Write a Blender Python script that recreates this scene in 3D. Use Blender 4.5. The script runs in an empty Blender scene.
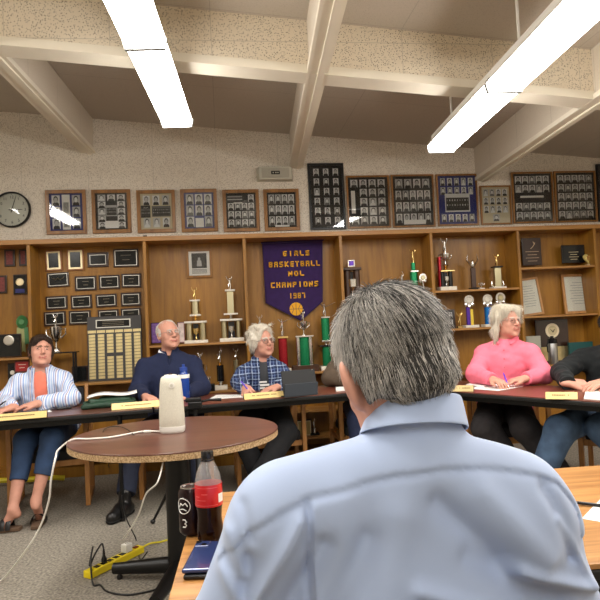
EXPO = 1.5
import bpy, bmesh, math, random
import numpy as np
from mathutils import Vector, Matrix, noise as mnoise
random.seed(7)
C = bpy.context.scene.collection
R = math.radians
# ------------------------------------------------------------------ camera
FPX = 600.0
CAM = Vector((0, 0, 1.27))
YAW, PITCH, ROLL = math.atan(0.13), math.atan(0.040), math.atan(0.047)
_f = Vector((math.sin(YAW)*math.cos(PITCH), math.cos(YAW)*math.cos(PITCH), math.sin(PITCH)))
_r0 = Vector((math.cos(YAW), -math.sin(YAW), 0)); _u0 = _r0.cross(_f)
_r = _r0*math.cos(ROLL) - _u0*math.sin(ROLL)
_u = _r0*math.sin(ROLL) + _u0*math.cos(ROLL)
def ray(px, py): return _f*FPX + _r*(px-300) - _u*(py-300)
def PY(px, py, y):
    """where the line of sight through a photo point meets the vertical plane y"""
    d = ray(px, py); return CAM + d*((y-CAM.y)/d.y)
def PZ(px, py, z):
    d = ray(px, py); return CAM + d*((z-CAM.z)/d.z)
cd = bpy.data.cameras.new('camera'); cam = bpy.data.objects.new('camera', cd); C.objects.link(cam)
M = Matrix.Identity(4)
for i in range(3):
    M[i][0], M[i][1], M[i][2], M[i][3] = _r[i], _u[i], -_f[i], CAM[i]
cam.matrix_world = M
cd.sensor_width = 36; cd.lens = 36*FPX/600; cd.clip_start = 0.02; cd.clip_end = 60
bpy.context.scene.camera = cam
# ------------------------------------------------------------------ materials
MATS = {}
def _new(name):
    m = bpy.data.materials.new(name); m.use_nodes = True
    return m, m.node_tree.nodes, m.node_tree.links, m.node_tree.nodes['Principled BSDF']
def s2l(c):
    c = c/255.0
    return c/12.92 if c <= 0.04045 else ((c+0.055)/1.055)**2.4
def col(r, g, b): return (s2l(r), s2l(g), s2l(b), 1)
def mat(name, c, rough=0.6, metal=0.0, var=0.0, vscale=30, bump=0.0, bscale=200, coat=0.0, spec=0.5, sheen=0.0):
    if name in MATS: return MATS[name]
    m, N, L, b = _new(name)
    b.inputs['Base Color'].default_value = c; b.inputs['Roughness'].default_value = rough
    b.inputs['Metallic'].default_value = metal; b.inputs['Specular IOR Level'].default_value = spec
    b.inputs['Coat Weight'].default_value = coat; b.inputs['Coat Roughness'].default_value = 0.05
    if sheen: b.inputs['Sheen Weight'].default_value = sheen
    tc = N.new('ShaderNodeTexCoord')
    if var:
        n = N.new('ShaderNodeTexNoise'); n.inputs['Scale'].default_value = vscale; n.inputs['Detail'].default_value = 3
        rp = N.new('ShaderNodeMapRange'); rp.inputs['To Min'].default_value = 1-var; rp.inputs['To Max'].default_value = 1+var
        rp.inputs['From Min'].default_value = 0.3; rp.inputs['From Max'].default_value = 0.7
        mx = N.new('ShaderNodeVectorMath'); mx.operation = 'SCALE'; mx.inputs[0].default_value = c[:3]
        L.new(tc.outputs['Object'], n.inputs['Vector']); L.new(n.outputs['Fac'], rp.inputs['Value'])
        L.new(rp.outputs['Result'], mx.inputs['Scale']); L.new(mx.outputs['Vector'], b.inputs['Base Color'])
    if bump:
        n2 = N.new('ShaderNodeTexNoise'); n2.inputs['Scale'].default_value = bscale; n2.inputs['Detail'].default_value = 2
        bp = N.new('ShaderNodeBump'); bp.inputs['Strength'].default_value = bump; bp.inputs['Distance'].default_value = 0.002
        L.new(tc.outputs['Object'], n2.inputs['Vector']); L.new(n2.outputs['Fac'], bp.inputs['Height']); L.new(bp.outputs['Normal'], b.inputs['Normal'])
    MATS[name] = m; return m
def ramp(N, stops):
    r = N.new('ShaderNodeValToRGB'); e = r.color_ramp.elements
    while len(e) < len(stops): e.new(0.5)
    for k, (p, c) in enumerate(stops): e[k].position = p; e[k].color = c
    return r
def wood(name, c1, c2, axis='Z', scale=6, stretch=14, rough=0.45, coat=0.15, c3=None):
    if name in MATS: return MATS[name]
    m, N, L, b = _new(name)
    tc = N.new('ShaderNodeTexCoord'); mp = N.new('ShaderNodeMapping')
    sc = [scale*stretch/3]*3; sc['XYZ'.index(axis)] = scale/3
    mp.inputs['Scale'].default_value = sc
    n = N.new('ShaderNodeTexNoise'); n.inputs['Scale'].default_value = 1; n.inputs['Detail'].default_value = 6; n.inputs['Roughness'].default_value = 0.65; n.inputs['Distortion'].default_value = 0.5
    n2 = N.new('ShaderNodeTexNoise'); n2.inputs['Scale'].default_value = 1.3
    r = ramp(N, [(0.30, c1), (0.55, c2), (0.75, c3 or c2)])
    mx = N.new('ShaderNodeMix'); mx.data_type = 'RGBA'; mx.blend_type = 'MULTIPLY'; mx.inputs[0].default_value = 0.5
    r2 = ramp(N, [(0.3, (0.7, 0.7, 0.7, 1)), (0.7, (1.15, 1.12, 1.1, 1))])
    L.new(tc.outputs['Object'], mp.inputs['Vector']); L.new(mp.outputs['Vector'], n.inputs['Vector']); L.new(n.outputs['Fac'], r.inputs['Fac'])
    L.new(tc.outputs['Object'], n2.inputs['Vector']); L.new(n2.outputs['Fac'], r2.inputs['Fac'])
    L.new(r.outputs['Color'], mx.inputs[6]); L.new(r2.outputs['Color'], mx.inputs[7]); L.new(mx.outputs[2], b.inputs['Base Color'])
    b.inputs['Roughness'].default_value = rough; b.inputs['Coat Weight'].default_value = coat; b.inputs['Coat Roughness'].default_value = 0.2
    MATS[name] = m; return m
def acoustic(name, base, dot, sc=95, thr=0.20, size=0.4, seams=True, axis='xz', joint=0.305):
    """pinholed acoustic tile: round and slotted holes scattered over a painted board, fine joints between tiles"""
    m, N, L, b = _new(name)
    tc = N.new('ShaderNodeTexCoord')
    v = N.new('ShaderNodeTexVoronoi'); v.inputs['Scale'].default_value = sc; v.inputs['Randomness'].default_value = 1
    r = ramp(N, [(thr, (0, 0, 0, 1)), (thr+0.12, (1, 1, 1, 1))])
    L.new(tc.outputs['Object'], v.inputs['Vector']); L.new(v.outputs['Distance'], r.inputs['Fac'])
    mx = N.new('ShaderNodeMix'); mx.data_type = 'RGBA'
    mx.inputs[6].default_value = dot; mx.inputs[7].default_value = base
    L.new(r.outputs['Color'], mx.inputs[0])
    out = mx.outputs[2]
    if seams:
        sp = N.new('ShaderNodeSeparateXYZ'); L.new(tc.outputs['Object'], sp.inputs[0])
        prev = None
        for a in axis:
            k = N.new('ShaderNodeMath'); k.operation = 'PINGPONG'; k.inputs[1].default_value = joint
            L.new(sp.outputs['xyz'.index(a)], k.inputs[0])
            g = N.new('ShaderNodeMath'); g.operation = 'GREATER_THAN'; g.inputs[1].default_value = 0.0022
            L.new(k.outputs[0], g.inputs[0])
            if prev is None: prev = g
            else:
                q = N.new('ShaderNodeMath'); q.operation = 'MINIMUM'; L.new(prev.outputs[0], q.inputs[0]); L.new(g.outputs[0], q.inputs[1]); prev = q
        m2 = N.new('ShaderNodeMix'); m2.data_type = 'RGBA'
        m2.inputs[6].default_value = tuple(x*0.72 for x in base[:3])+(1,)
        L.new(prev.outputs[0], m2.inputs[0]); L.new(out, m2.inputs[7]); out = m2.outputs[2]
    L.new(out, b.inputs['Base Color']); b.inputs['Roughness'].default_value = 0.9
    return m
def emis(name, c, s):
    m = bpy.data.materials.new(name); m.use_nodes = True; N = m.node_tree.nodes; N.clear()
    e = N.new('ShaderNodeEmission'); e.inputs[0].default_value = c; e.inputs[1].default_value = s
    o = N.new('ShaderNodeOutputMaterial'); m.node_tree.links.new(e.outputs[0], o.inputs[0]); return m
def pane_mat():
    if 'pane' in MATS: return MATS['pane']
    m = bpy.data.materials.new('picture glass'); m.use_nodes = True; N = m.node_tree.nodes; L = m.node_tree.links; N.clear()
    t = N.new('ShaderNodeBsdfTransparent'); g = N.new('ShaderNodeBsdfGlossy'); g.inputs['Roughness'].default_value = 0.03
    fr = N.new('ShaderNodeFresnel'); fr.inputs['IOR'].default_value = 1.5
    mx = N.new('ShaderNodeMixShader'); o = N.new('ShaderNodeOutputMaterial')
    L.new(fr.outputs[0], mx.inputs[0]); L.new(t.outputs[0], mx.inputs[1]); L.new(g.outputs[0], mx.inputs[2]); L.new(mx.outputs[0], o.inputs[0])
    MATS['pane'] = m; return m
def vcol_mat(name, rough=0.5, sheen=0, spec=0.5, metal=0):
    """base colour taken from the mesh's own colour attribute (strand or patch colour)"""
    m, N, L, b = _new(name)
    a = N.new('ShaderNodeVertexColor'); a.layer_name = 'tint'; L.new(a.outputs['Color'], b.inputs['Base Color'])
    b.inputs['Roughness'].default_value = rough; b.inputs['Specular IOR Level'].default_value = spec; b.inputs['Metallic'].default_value = metal
    return m
# ------------------------------------------------------------------ objects
def tag(o, label=None, cat=None, group=None, kind=None):
    if label: o['label'] = label
    if cat: o['category'] = cat
    if group: o['group'] = group
    if kind: o['kind'] = kind
    return o
def empty(name, loc=(0, 0, 0), rz=0, label=None, cat=None, group=None, scale=1):
    o = bpy.data.objects.new(name, None); C.objects.link(o); o.location = loc; o.rotation_euler = (0, 0, rz)
    o.empty_display_size = 0.05
    if scale != 1: o.scale = (scale,)*3
    return tag(o, label, cat, group)
def link(name, me, mats, parent=None, smooth=False):
    if not isinstance(mats, (list, tuple)): mats = [mats]
    for m in mats: me.materials.append(m)
    o = bpy.data.objects.new(name, me); C.objects.link(o)
    if parent is not None: o.parent = parent
    if smooth: me.polygons.foreach_set('use_smooth', [True]*len(me.polygons))
    return o
def frame_of(d, up=Vector((0, 0, 1))):
    d = Vector(d).normalized()
    x = up.cross(d)
    if x.length < 1e-4: x = Vector((1, 0, 0)).cross(d)
    x.normalize(); return x, d.cross(x).normalized(), d
class MB:
    def __init__(s): s.v = []; s.f = []; s.m = []; s.mi = 0
    def add(s, vs, fs):
        n = len(s.v); s.v += [tuple(p) for p in vs]
        for f in fs: s.f.append(tuple(i+n for i in f)); s.m.append(s.mi)
        return s
    def box(s, c, d, rz=0, T=None):
        hx, hy, hz = d[0]/2, d[1]/2, d[2]/2
        vs = [Vector((x, y, z)) for x in (-hx, hx) for y in (-hy, hy) for z in (-hz, hz)]
        if rz: r = Matrix.Rotation(rz, 3, 'Z'); vs = [r@v for v in vs]
        if T is not None: vs = [T@v for v in vs]
        c = Vector(c); vs = [v+c for v in vs]
        return s.add(vs, [(0, 1, 3, 2), (4, 6, 7, 5), (0, 4, 5, 1), (2, 3, 7, 6), (0, 2, 6, 4), (1, 5, 7, 3)])
    def b2(s, x0, x1, y0, y1, z0, z1): return s.box(((x0+x1)/2, (y0+y1)/2, (z0+z1)/2), (abs(x1-x0), abs(y1-y0), abs(z1-z0)))
    def tube(s, pts, r, n=8, cap=True, flat=1.0):
        pts = [Vector(p) for p in pts]; k = len(pts)
        rs = r if isinstance(r, (list, tuple)) else [r]*k
        vs = []; px = None
        for i, p in enumerate(pts):
            d = (pts[min(i+1, k-1)]-pts[max(i-1, 0)])
            if d.length < 1e-7: d = Vector((0, 0, 1))
            x, y, d = frame_of(d)
            if px is not None:
                x2 = px-d*px.dot(d)
                if x2.length > 1e-4: x = x2.normalized(); y = d.cross(x)
            px = x
            for j in range(n):
                a = 2*math.pi*j/n; vs.append(p+x*(math.cos(a)*rs[i])+y*(math.sin(a)*rs[i]*flat))
        fs = [(i*n+j, i*n+(j+1) % n, (i+1)*n+(j+1) % n, (i+1)*n+j) for i in range(k-1) for j in range(n)]
        if cap: fs += [tuple(range(n-1, -1, -1)), tuple(range((k-1)*n, k*n))]
        return s.add(vs, fs)
    def lathe(s, prof, c=(0, 0, 0), n=20, T=None, cap=True):
        vs = []
        for r, z in prof:
            for j in range(n):
                a = 2*math.pi*j/n; v = Vector((r*math.cos(a), r*math.sin(a), z))
                if T is not None: v = T@v
                vs.append(v+Vector(c))
        k = len(prof)
        fs = [(i*n+j, i*n+(j+1) % n, (i+1)*n+(j+1) % n, (i+1)*n+j) for i in range(k-1) for j in range(n)]
        if cap: fs += [tuple(range(n-1, -1, -1)), tuple(range((k-1)*n, k*n))]
        return s.add(vs, fs)
    def ball(s, c, r, n=10, T=None):
        r = r if isinstance(r, (list, tuple)) else (r, r, r)
        m = max(5, n//2+2); vs = []; c = Vector(c)
        for i in range(m+1):
            t = math.pi*i/m; t = min(max(t, 0.02), math.pi-0.02)
            for j in range(n):
                a = 2*math.pi*j/n
                v = Vector((r[0]*math.sin(t)*math.cos(a), r[1]*math.sin(t)*math.sin(a), -r[2]*math.cos(t)))
                if T is not None: v = T@v
                vs.append(v+c)
        fs = [(i*n+j, i*n+(j+1) % n, (i+1)*n+(j+1) % n, (i+1)*n+j) for i in range(m) for j in range(n)]
        fs += [tuple(range(n-1, -1, -1)), tuple(range(m*n, m*n+n))]
        return s.add(vs, fs)
    def prism(s, poly, o, ux, uy, th):
        """polygon (2-D points in axes ux, uy from o) pushed th along ux x uy"""
        o, ux, uy = Vector(o), Vector(ux), Vector(uy); w = ux.cross(uy).normalized()*th; n = len(poly)
        vs = [o+ux*a+uy*b for a, b in poly]; vs += [v+w for v in vs]
        fs = [tuple(range(n-1, -1, -1)), tuple(range(n, 2*n))]+[(j, (j+1) % n, n+(j+1) % n, n+j) for j in range(n)]
        return s.add(vs, fs)
    def quad(s, a, b, c, d): return s.add([a, b, c, d], [(0, 1, 2, 3)])
    def build(s, name, mats, parent=None, smooth=False, bevel=0, seg=2, off=None):
        me = bpy.data.meshes.new(name)
        vs = s.v if off is None else [tuple(Vector(v)-Vector(off)) for v in s.v]
        me.from_pydata(vs, [], s.f)
        o = link(name, me, mats, parent)
        if any(s.m): me.polygons.foreach_set('material_index', s.m)
        if smooth:
            me.polygons.foreach_set('use_smooth', [True]*len(me.polygons))
            try: me.set_sharp_from_angle(angle=R(40))
            except Exception: pass
        if bevel:
            b = o.modifiers.new('bevel', 'BEVEL'); b.width = bevel; b.segments = seg; b.limit_method = 'ANGLE'; b.angle_limit = R(40)
        return o
def copy_tree(o, parent=None):
    c = o.copy(); C.objects.link(c); c.parent = parent
    for ch in list(o.children): copy_tree(ch, c)
    return c
def text_mesh(name, s, size, mats, parent, loc, rot, ext=0.001, bold=0.0, align='CENTER', sx=1.0, space=1.0):
    cu = bpy.data.curves.new(name, 'FONT'); cu.body = s; cu.size = size; cu.extrude = ext; cu.offset = bold
    cu.align_x = align; cu.align_y = 'CENTER'; cu.space_character = space; cu.resolution_u = 3
    t = bpy.data.objects.new(name+'_src', cu); C.objects.link(t)
    dg = bpy.context.evaluated_depsgraph_get(); me = bpy.data.meshes.new_from_object(t.evaluated_get(dg))
    bpy.data.objects.remove(t)
    me.name = name; me.materials.clear()
    o = link(name, me, mats, parent); o.location = loc; o.rotation_euler = rot; o.scale = (sx, 1, 1)
    return o
# ------------------------------------------------------------------ smooth solid modelling on a grid
class Solid:
    FAR = 0.05
    def __init__(s, lo, hi, h):
        s.h = h; s.lo = np.array(lo, float); s.n = np.ceil((np.array(hi)-s.lo)/h).astype(int)+1
        s.D = np.full(tuple(s.n), s.FAR, np.float32); s.L = np.zeros(tuple(s.n), np.int8)
        s.R = np.eye(3); s.c = np.zeros(3)
    def frame(s, Rm=None, c=None):
        s.R = np.array(Rm, float) if Rm is not None else np.eye(3); s.c = np.array(c, float) if c is not None else np.zeros(3)
    def w(s, p): return s.R@np.array(p, float)+s.c
    def sub(s, lo, hi):
        a = np.maximum(np.floor((lo-s.lo)/s.h).astype(int), 0); b = np.minimum(np.ceil((hi-s.lo)/s.h).astype(int)+1, s.n)
        if np.any(b <= a): return None
        ax = [(s.lo[i]+np.arange(a[i], b[i])*s.h).astype(np.float32) for i in range(3)]
        return tuple(slice(a[i], b[i]) for i in range(3)), np.meshgrid(*ax, indexing='ij')
    def put(s, sl, d, k, label, op):
        D = s.D[sl]; Lb = s.L[sl]
        if op == 'add':
            t = d < D
            if label is not None: Lb[t] = label
            if k > 0:
                hh = np.maximum(k-np.abs(D-d), 0)/k; s.D[sl] = np.minimum(D, d)-hh*hh*k*0.25
            else: s.D[sl] = np.minimum(D, d)
        elif op == 'cut':
            d = -d
            if label is not None: Lb[d > D] = label
            if k > 0:
                hh = np.maximum(k-np.abs(D-d), 0)/k; s.D[sl] = np.maximum(D, d)+hh*hh*k*0.25
            else: s.D[sl] = np.maximum(D, d)
        elif op == 'paint': Lb[d < 0] = label
    def ell(s, c, r, k=0.02, label=0, op='add', rot=None):
        r = np.array(r if hasattr(r, '__len__') else (r, r, r), float); cw = s.w(c); Rm = s.R if rot is None else s.R@np.array(rot, float)
        m = r.max()+0.035+k*0.5
        q = s.sub(cw-m, cw+m)
        if q is None: return s
        sl, (X, Y, Z) = q; X = X-cw[0]; Y = Y-cw[1]; Z = Z-cw[2]
        a = Rm.T
        x = (a[0, 0]*X+a[0, 1]*Y+a[0, 2]*Z)/r[0]; y = (a[1, 0]*X+a[1, 1]*Y+a[1, 2]*Z)/r[1]; z = (a[2, 0]*X+a[2, 1]*Y+a[2, 2]*Z)/r[2]
        k0 = np.sqrt(x*x+y*y+z*z); k1 = np.sqrt((x/r[0])**2+(y/r[1])**2+(z/r[2])**2)+1e-6
        d = np.where(k0 < 0.4, (k0-1)*r.min(), k0*(k0-1)/k1)
        s.put(sl, d.astype(np.float32), k, label, op); return s
    def cap(s, a, b, ra, rb=None, k=0.02, label=0, op='add', flat=1.0, axis=(1, 0, 0)):
        """round cone from a to b; flat<1 squashes it along `axis`"""
        rb = ra if rb is None else rb
        A, B = s.w(a), s.w(b); m = max(ra, rb)*max(1, 1)+0.035+k*0.5
        q = s.sub(np.minimum(A, B)-m, np.maximum(A, B)+m)
        if q is None: return s
        sl, (X, Y, Z) = q; d = B-A; L2 = max(float(d@d), 1e-9)
        X = X-A[0]; Y = Y-A[1]; Z = Z-A[2]
        t = np.clip((X*d[0]+Y*d[1]+Z*d[2])/L2, 0, 1)
        X = X-t*d[0]; Y = Y-t*d[1]; Z = Z-t*d[2]
        if flat != 1.0:
            n = s.R@np.array(axis, float); n /= np.linalg.norm(n); e = (X*n[0]+Y*n[1]+Z*n[2])*(1/flat-1)
            X = X+e*n[0]; Y = Y+e*n[1]; Z = Z+e*n[2]
        r = ra+(rb-ra)*t
        dd = (np.sqrt(X*X+Y*Y+Z*Z)-r)*(flat if flat < 1 else 1)
        s.put(sl, dd.astype(np.float32), k, label, op); return s
    def chain(s, pts, rs, k=0.02, label=0, flat=1.0, axis=(1, 0, 0)):
        for i in range(len(pts)-1): s.cap(pts[i], pts[i+1], rs[i], rs[i+1], k, label, flat=flat, axis=axis)
        return s
    def half(s, p, n, k=0.0, label=None, lo=None, hi=None):
        """cut away everything on the +n side of the plane through p (inside the optional box)"""
        p = s.w(p); n = s.R@np.array(n, float); n /= np.linalg.norm(n)
        q = s.sub(s.lo if lo is None else np.array(lo), s.lo+s.n*s.h if hi is None else np.array(hi))
        if q is None: return s
        sl, (X, Y, Z) = q
        d = -((X-p[0])*n[0]+(Y-p[1])*n[1]+(Z-p[2])*n[2])
        s.put(sl, d.astype(np.float32), k, label, 'cut'); return s
    def grid(s):
        return np.meshgrid(*[(s.lo[i]+np.arange(s.n[i])*s.h).astype(np.float32) for i in range(3)], indexing='ij')
    def warp(s, fn):
        """add a displacement field near the surface (folds, weave, curls)"""
        ix = np.nonzero(np.abs(s.D) < 0.03)
        P = [s.lo[i]+ix[i]*s.h for i in range(3)]
        s.D[ix] += fn(*P).astype(np.float32); return s
    def mesh(s, name, relax=1):
        D = s.D; D[0] = D[-1] = D[:, 0] = D[:, -1] = D[:, :, 0] = D[:, :, -1] = s.FAR
        I = D < 0
        cnt = np.zeros(tuple(s.n-1), np.int8)
        offs = [(a, b, c) for a in (0, 1) for b in (0, 1) for c in (0, 1)]
        nx, ny, nz = s.n-1
        for a, b, c in offs: cnt += I[a:a+nx, b:b+ny, c:c+nz]
        act = (cnt > 0) & (cnt < 8); ix = np.nonzero(act); m = len(ix[0])
        idx = np.full(tuple(s.n-1), -1, np.int32); idx[ix] = np.arange(m)
        val = {o: D[ix[0]+o[0], ix[1]+o[1], ix[2]+o[2]] for o in offs}
        acc = np.zeros((m, 3), np.float32); num = np.zeros(m, np.float32)
        for o in offs:
            for ax in range(3):
                if o[ax] == 0:
                    p = list(o); p[ax] = 1; p = tuple(p); v0, v1 = val[o], val[p]
                    cr = (v0 < 0) != (v1 < 0); t = np.where(cr, v0/np.where(cr, v0-v1, 1), 0)
                    for j in range(3): acc[:, j] += cr*((o[j]) + (t if j == ax else 0))
                    num += cr
        V = (np.stack(ix, 1)+acc/num[:, None])*s.h+s.lo
        lab = s.L[ix[0]+0, ix[1], ix[2]].copy(); best = np.full(m, 9.0)
        for o in offs:
            vv = np.abs(val[o]); t = vv < best; best[t] = vv[t]; lab[t] = s.L[ix[0]+o[0], ix[1]+o[1], ix[2]+o[2]][t]
        F = []
        for ax in range(3):
            a = [slice(1, n-1) for n in s.n]; b = list(a)
            a[ax] = slice(0, s.n[ax]-1); b[ax] = slice(1, s.n[ax])
            i0 = I[tuple(a)]; i1 = I[tuple(b)]; e = np.nonzero(i0 != i1); base = [e[j]+(0 if j == ax else 1) for j in range(3)]
            u, w = [(1, 2), (2, 0), (0, 1)][ax]
            def at(du, dw):
                q = [base[0], base[1], base[2]]; q[u] = q[u]-du; q[w] = q[w]-dw; return idx[q[0], q[1], q[2]]
            Q = np.stack([at(1, 1), at(0, 1), at(0, 0), at(1, 0)], 1); fl = ~i0[e]
            Q[fl] = Q[fl][:, ::-1]; F.append(Q)
        F = np.concatenate(F); F = F[(F >= 0).all(1)]
        for _ in range(relax):
            S = np.zeros_like(V); Nn = np.zeros(m)
            for a, b in ((0, 1), (1, 2), (2, 3), (3, 0)):
                np.add.at(S, F[:, a], V[F[:, b]]); np.add.at(Nn, F[:, a], 1)
                np.add.at(S, F[:, b], V[F[:, a]]); np.add.at(Nn, F[:, b], 1)
            V = V*0.5+0.5*S/np.maximum(Nn, 1)[:, None]
        me = bpy.data.meshes.new(name)
        me.vertices.add(m); me.vertices.foreach_set('co', V.astype(np.float32).ravel())
        me.loops.add(len(F)*4); me.loops.foreach_set('vertex_index', F.astype(np.int32).ravel())
        me.polygons.add(len(F)); me.polygons.foreach_set('loop_start', np.arange(0, len(F)*4, 4, dtype=np.int32))
        me.polygons.foreach_set('loop_total', np.full(len(F), 4, np.int32))
        me.polygons.foreach_set('material_index', lab[F[:, 0]].astype(np.int32))
        me.update(calc_edges=True); me.polygons.foreach_set('use_smooth', np.ones(len(F), bool))
        return me
def wav(seed, n=7, f=12.0, spread=0.6):
    """sum-of-waves noise, roughly -1..1"""
    rg = np.random.RandomState(seed); K = rg.normal(size=(n, 3)); K /= np.linalg.norm(K, axis=1)[:, None]
    K *= (f*(1+spread*(rg.rand(n)*2-1)))[:, None]; ph = rg.rand(n)*6.28
    def fn(x, y, z):
        w = 0.25*np.sin(x*f*0.7+ph[0])*np.cos(z*f*0.6+ph[1])
        return sum(np.sin(K[i, 0]*x+K[i, 1]*y+K[i, 2]*z+ph[i]+w*3) for i in range(n))/(n**0.5*1.4)
    return fn
def rotm(yaw=0, pitch=0, roll=0):
    """head/hand frame: facing -Y; yaw turns towards +X, pitch lifts the face, roll tips the crown towards +X (degrees)"""
    y, p, r = R(yaw), R(pitch), R(roll)
    Rz = np.array([[math.cos(y), -math.sin(y), 0], [math.sin(y), math.cos(y), 0], [0, 0, 1]])
    Rx = np.array([[1, 0, 0], [0, math.cos(-p), -math.sin(-p)], [0, math.sin(-p), math.cos(-p)]])
    Ry = np.array([[math.cos(r), 0, math.sin(r)], [0, 1, 0], [-math.sin(r), 0, math.cos(r)]])
    return Ry@Rz@Rx
# ------------------------------------------------------------------ room shell
WALL_Y, BACK_Y, X0, X1 = 5.90, -3.2, -4.6, 5.6
def H(x): return 3.24-0.085*x
M_wall = acoustic('speckled acoustic wall board', col(228, 220, 206), col(168, 156, 140), sc=110, thr=0.26, axis='x', joint=0.305)
M_tile = acoustic('pinholed acoustic tile', col(222, 210, 188), col(84, 68, 50), sc=98, thr=0.20, axis='xz')
M_ceil = acoustic('fine grained ceiling board', col(186, 176, 162), col(154, 144, 130), sc=120, thr=0.16, axis='xy', joint=0.61)
M_beam = mat('cream painted beam trim', col(226, 218, 200), 0.55, var=0.04, vscale=5)
M_beams = acoustic('beam side board', col(210, 199, 182), col(190, 176, 158), sc=120, thr=0.15, axis='y', joint=0.305)
M_wood = wood('golden oak veneer', col(130, 87, 24), col(158, 110, 34), 'Z', 5, 10, 0.45, 0.1, col(168, 119, 42))
M_woodx = wood('golden oak edge', col(150, 102, 48), col(172, 124, 64), 'X', 8, 12, 0.45, 0.1)
M_base = mat('dark baseboard', col(70, 44, 24), 0.5)
def struct(o): o['kind'] = 'structure'; return o
mf, N, L, b = _new('grey beige loop carpet')
tc = N.new('ShaderNodeTexCoord'); n = N.new('ShaderNodeTexNoise'); n.inputs['Scale'].default_value = 70; n.inputs['Detail'].default_value = 5
rp = ramp(N, [(0.32, col(104, 99, 90)), (0.5, col(138, 131, 119)), (0.68, col(164, 156, 143))])
n3 = N.new('ShaderNodeTexNoise'); n3.inputs['Scale'].default_value = 260
bp = N.new('ShaderNodeBump'); bp.inputs['Strength'].default_value = 0.6; bp.inputs['Distance'].default_value = 0.004
L.new(tc.outputs['Object'], n.inputs['Vector']); L.new(n.outputs['Fac'], rp.inputs['Fac']); L.new(rp.outputs['Color'], b.inputs['Base Color'])
L.new(tc.outputs['Object'], n3.inputs['Vector']); L.new(n3.outputs['Fac'], bp.inputs['Height']); L.new(bp.outputs['Normal'], b.inputs['Normal'])
b.inputs['Roughness'].default_value = 0.95
struct(MB().b2(X0, X1, BACK_Y, WALL_Y, -0.1, 0).build('floor', mf))
struct(MB().b2(X0-.1, X1+.1, WALL_Y, WALL_Y+0.12, -0.1, 4.0).build('wall_back', M_wall))
struct(MB().b2(X0-.12, X0, BACK_Y, WALL_Y, -0.1, 4.0).build('wall_left', M_wall))
struct(MB().b2(X1, X1+.12, BACK_Y, WALL_Y, -0.1, 4.0).build('wall_right', M_wall))
struct(MB().b2(X0-.1, X1+.1, BACK_Y-.12, BACK_Y, -0.1, 4.0).build('wall_front', M_wall))
q = MB(); ya, yb = BACK_Y-0.1, WALL_Y+0.1
pts = [(X0-.1, ya, H(X0-.1)), (X1+.1, ya, H(X1+.1)), (X1+.1, yb, H(X1+.1)), (X0-.1, yb, H(X0-.1))]
q.add(pts+[(x, y, z+0.1) for x, y, z in pts], [(3, 2, 1, 0), (4, 5, 6, 7), (0, 1, 5, 4), (1, 2, 6, 5), (2, 3, 7, 6), (3, 0, 4, 7)])
struct(q.build('ceiling', M_ceil))
# long beams running towards the wall, boxed in board with a stepped cream cap along the bottom
BD = 0.34; SK = 0.060
TN = [0]
def trim(o): TN[0] += 1; o.name = 'trim_%d' % TN[0]; struct(o); return o
def beam(xw):
    y0, y1 = BACK_Y, WALL_Y
    def bar(w, zb, zt, mats, dx=0):
        m = MB(); vs = []
        for y in (y0, y1):
            xc = xw-SK*(WALL_Y-y)+dx
            for sx, zz in ((-1, zb), (1, zb), (1, zt), (-1, zt)):
                vs.append((xc+sx*w/2, y, H(xc)+zz))
        m.add(vs, [(0, 3, 2, 1), (4, 5, 6, 7), (0, 1, 5, 4), (1, 2, 6, 5), (2, 3, 7, 6), (3, 0, 4, 7)])
        return m
    trim(bar(0.105, -BD+0.03, 0.02, None).build('t', M_beams))
    trim(bar(0.135, -BD, -BD+0.035, None).build('t', M_beam))
    trim(bar(0.040, -BD-0.012, -BD+0.004, None, 0.02).build('t', M_beam))
for xw in (-1.215, 0.79, 2.72, 4.65, -3.2): beam(xw)
# the cross beams: deep pinholed faces above a cream soffit band
def cross(yf, yr):
    def bar(y0, y1, zb, zt, xa=X0, xb=X1):
        m = MB(); vs = []
        for x in (xa, xb):
            for y, zz in ((y0, zb), (y1, zb), (y1, zt), (y0, zt)): vs.append((x, y, H(x)+zz))
        m.add(vs, [(0, 1, 2, 3), (7, 6, 5, 4), (0, 4, 5, 1), (1, 5, 6, 2), (2, 6, 7, 3), (3, 7, 4, 0)]); return m
    trim(bar(yf+0.012, yr-0.012, -BD+0.02, 0.02).build('t', M_tile))
    trim(bar(yf, yr, -BD-0.004, -BD+0.05).build('t', M_beam))
cross(3.67, 3.84); cross(-0.2, -0.03)
struct(MB().b2(X0, X1, BACK_Y, BACK_Y+0.012, 0, 0.1).build('baseboard_front', M_base))
struct(MB().b2(X0, X0+0.012, BACK_Y+.012, WALL_Y-.3, 0, 0.1).build('baseboard_left', M_base))
struct(MB().b2(X1-0.012, X1, BACK_Y+.012, WALL_Y-.3, 0, 0.1).build('baseboard_right', M_base))
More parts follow.
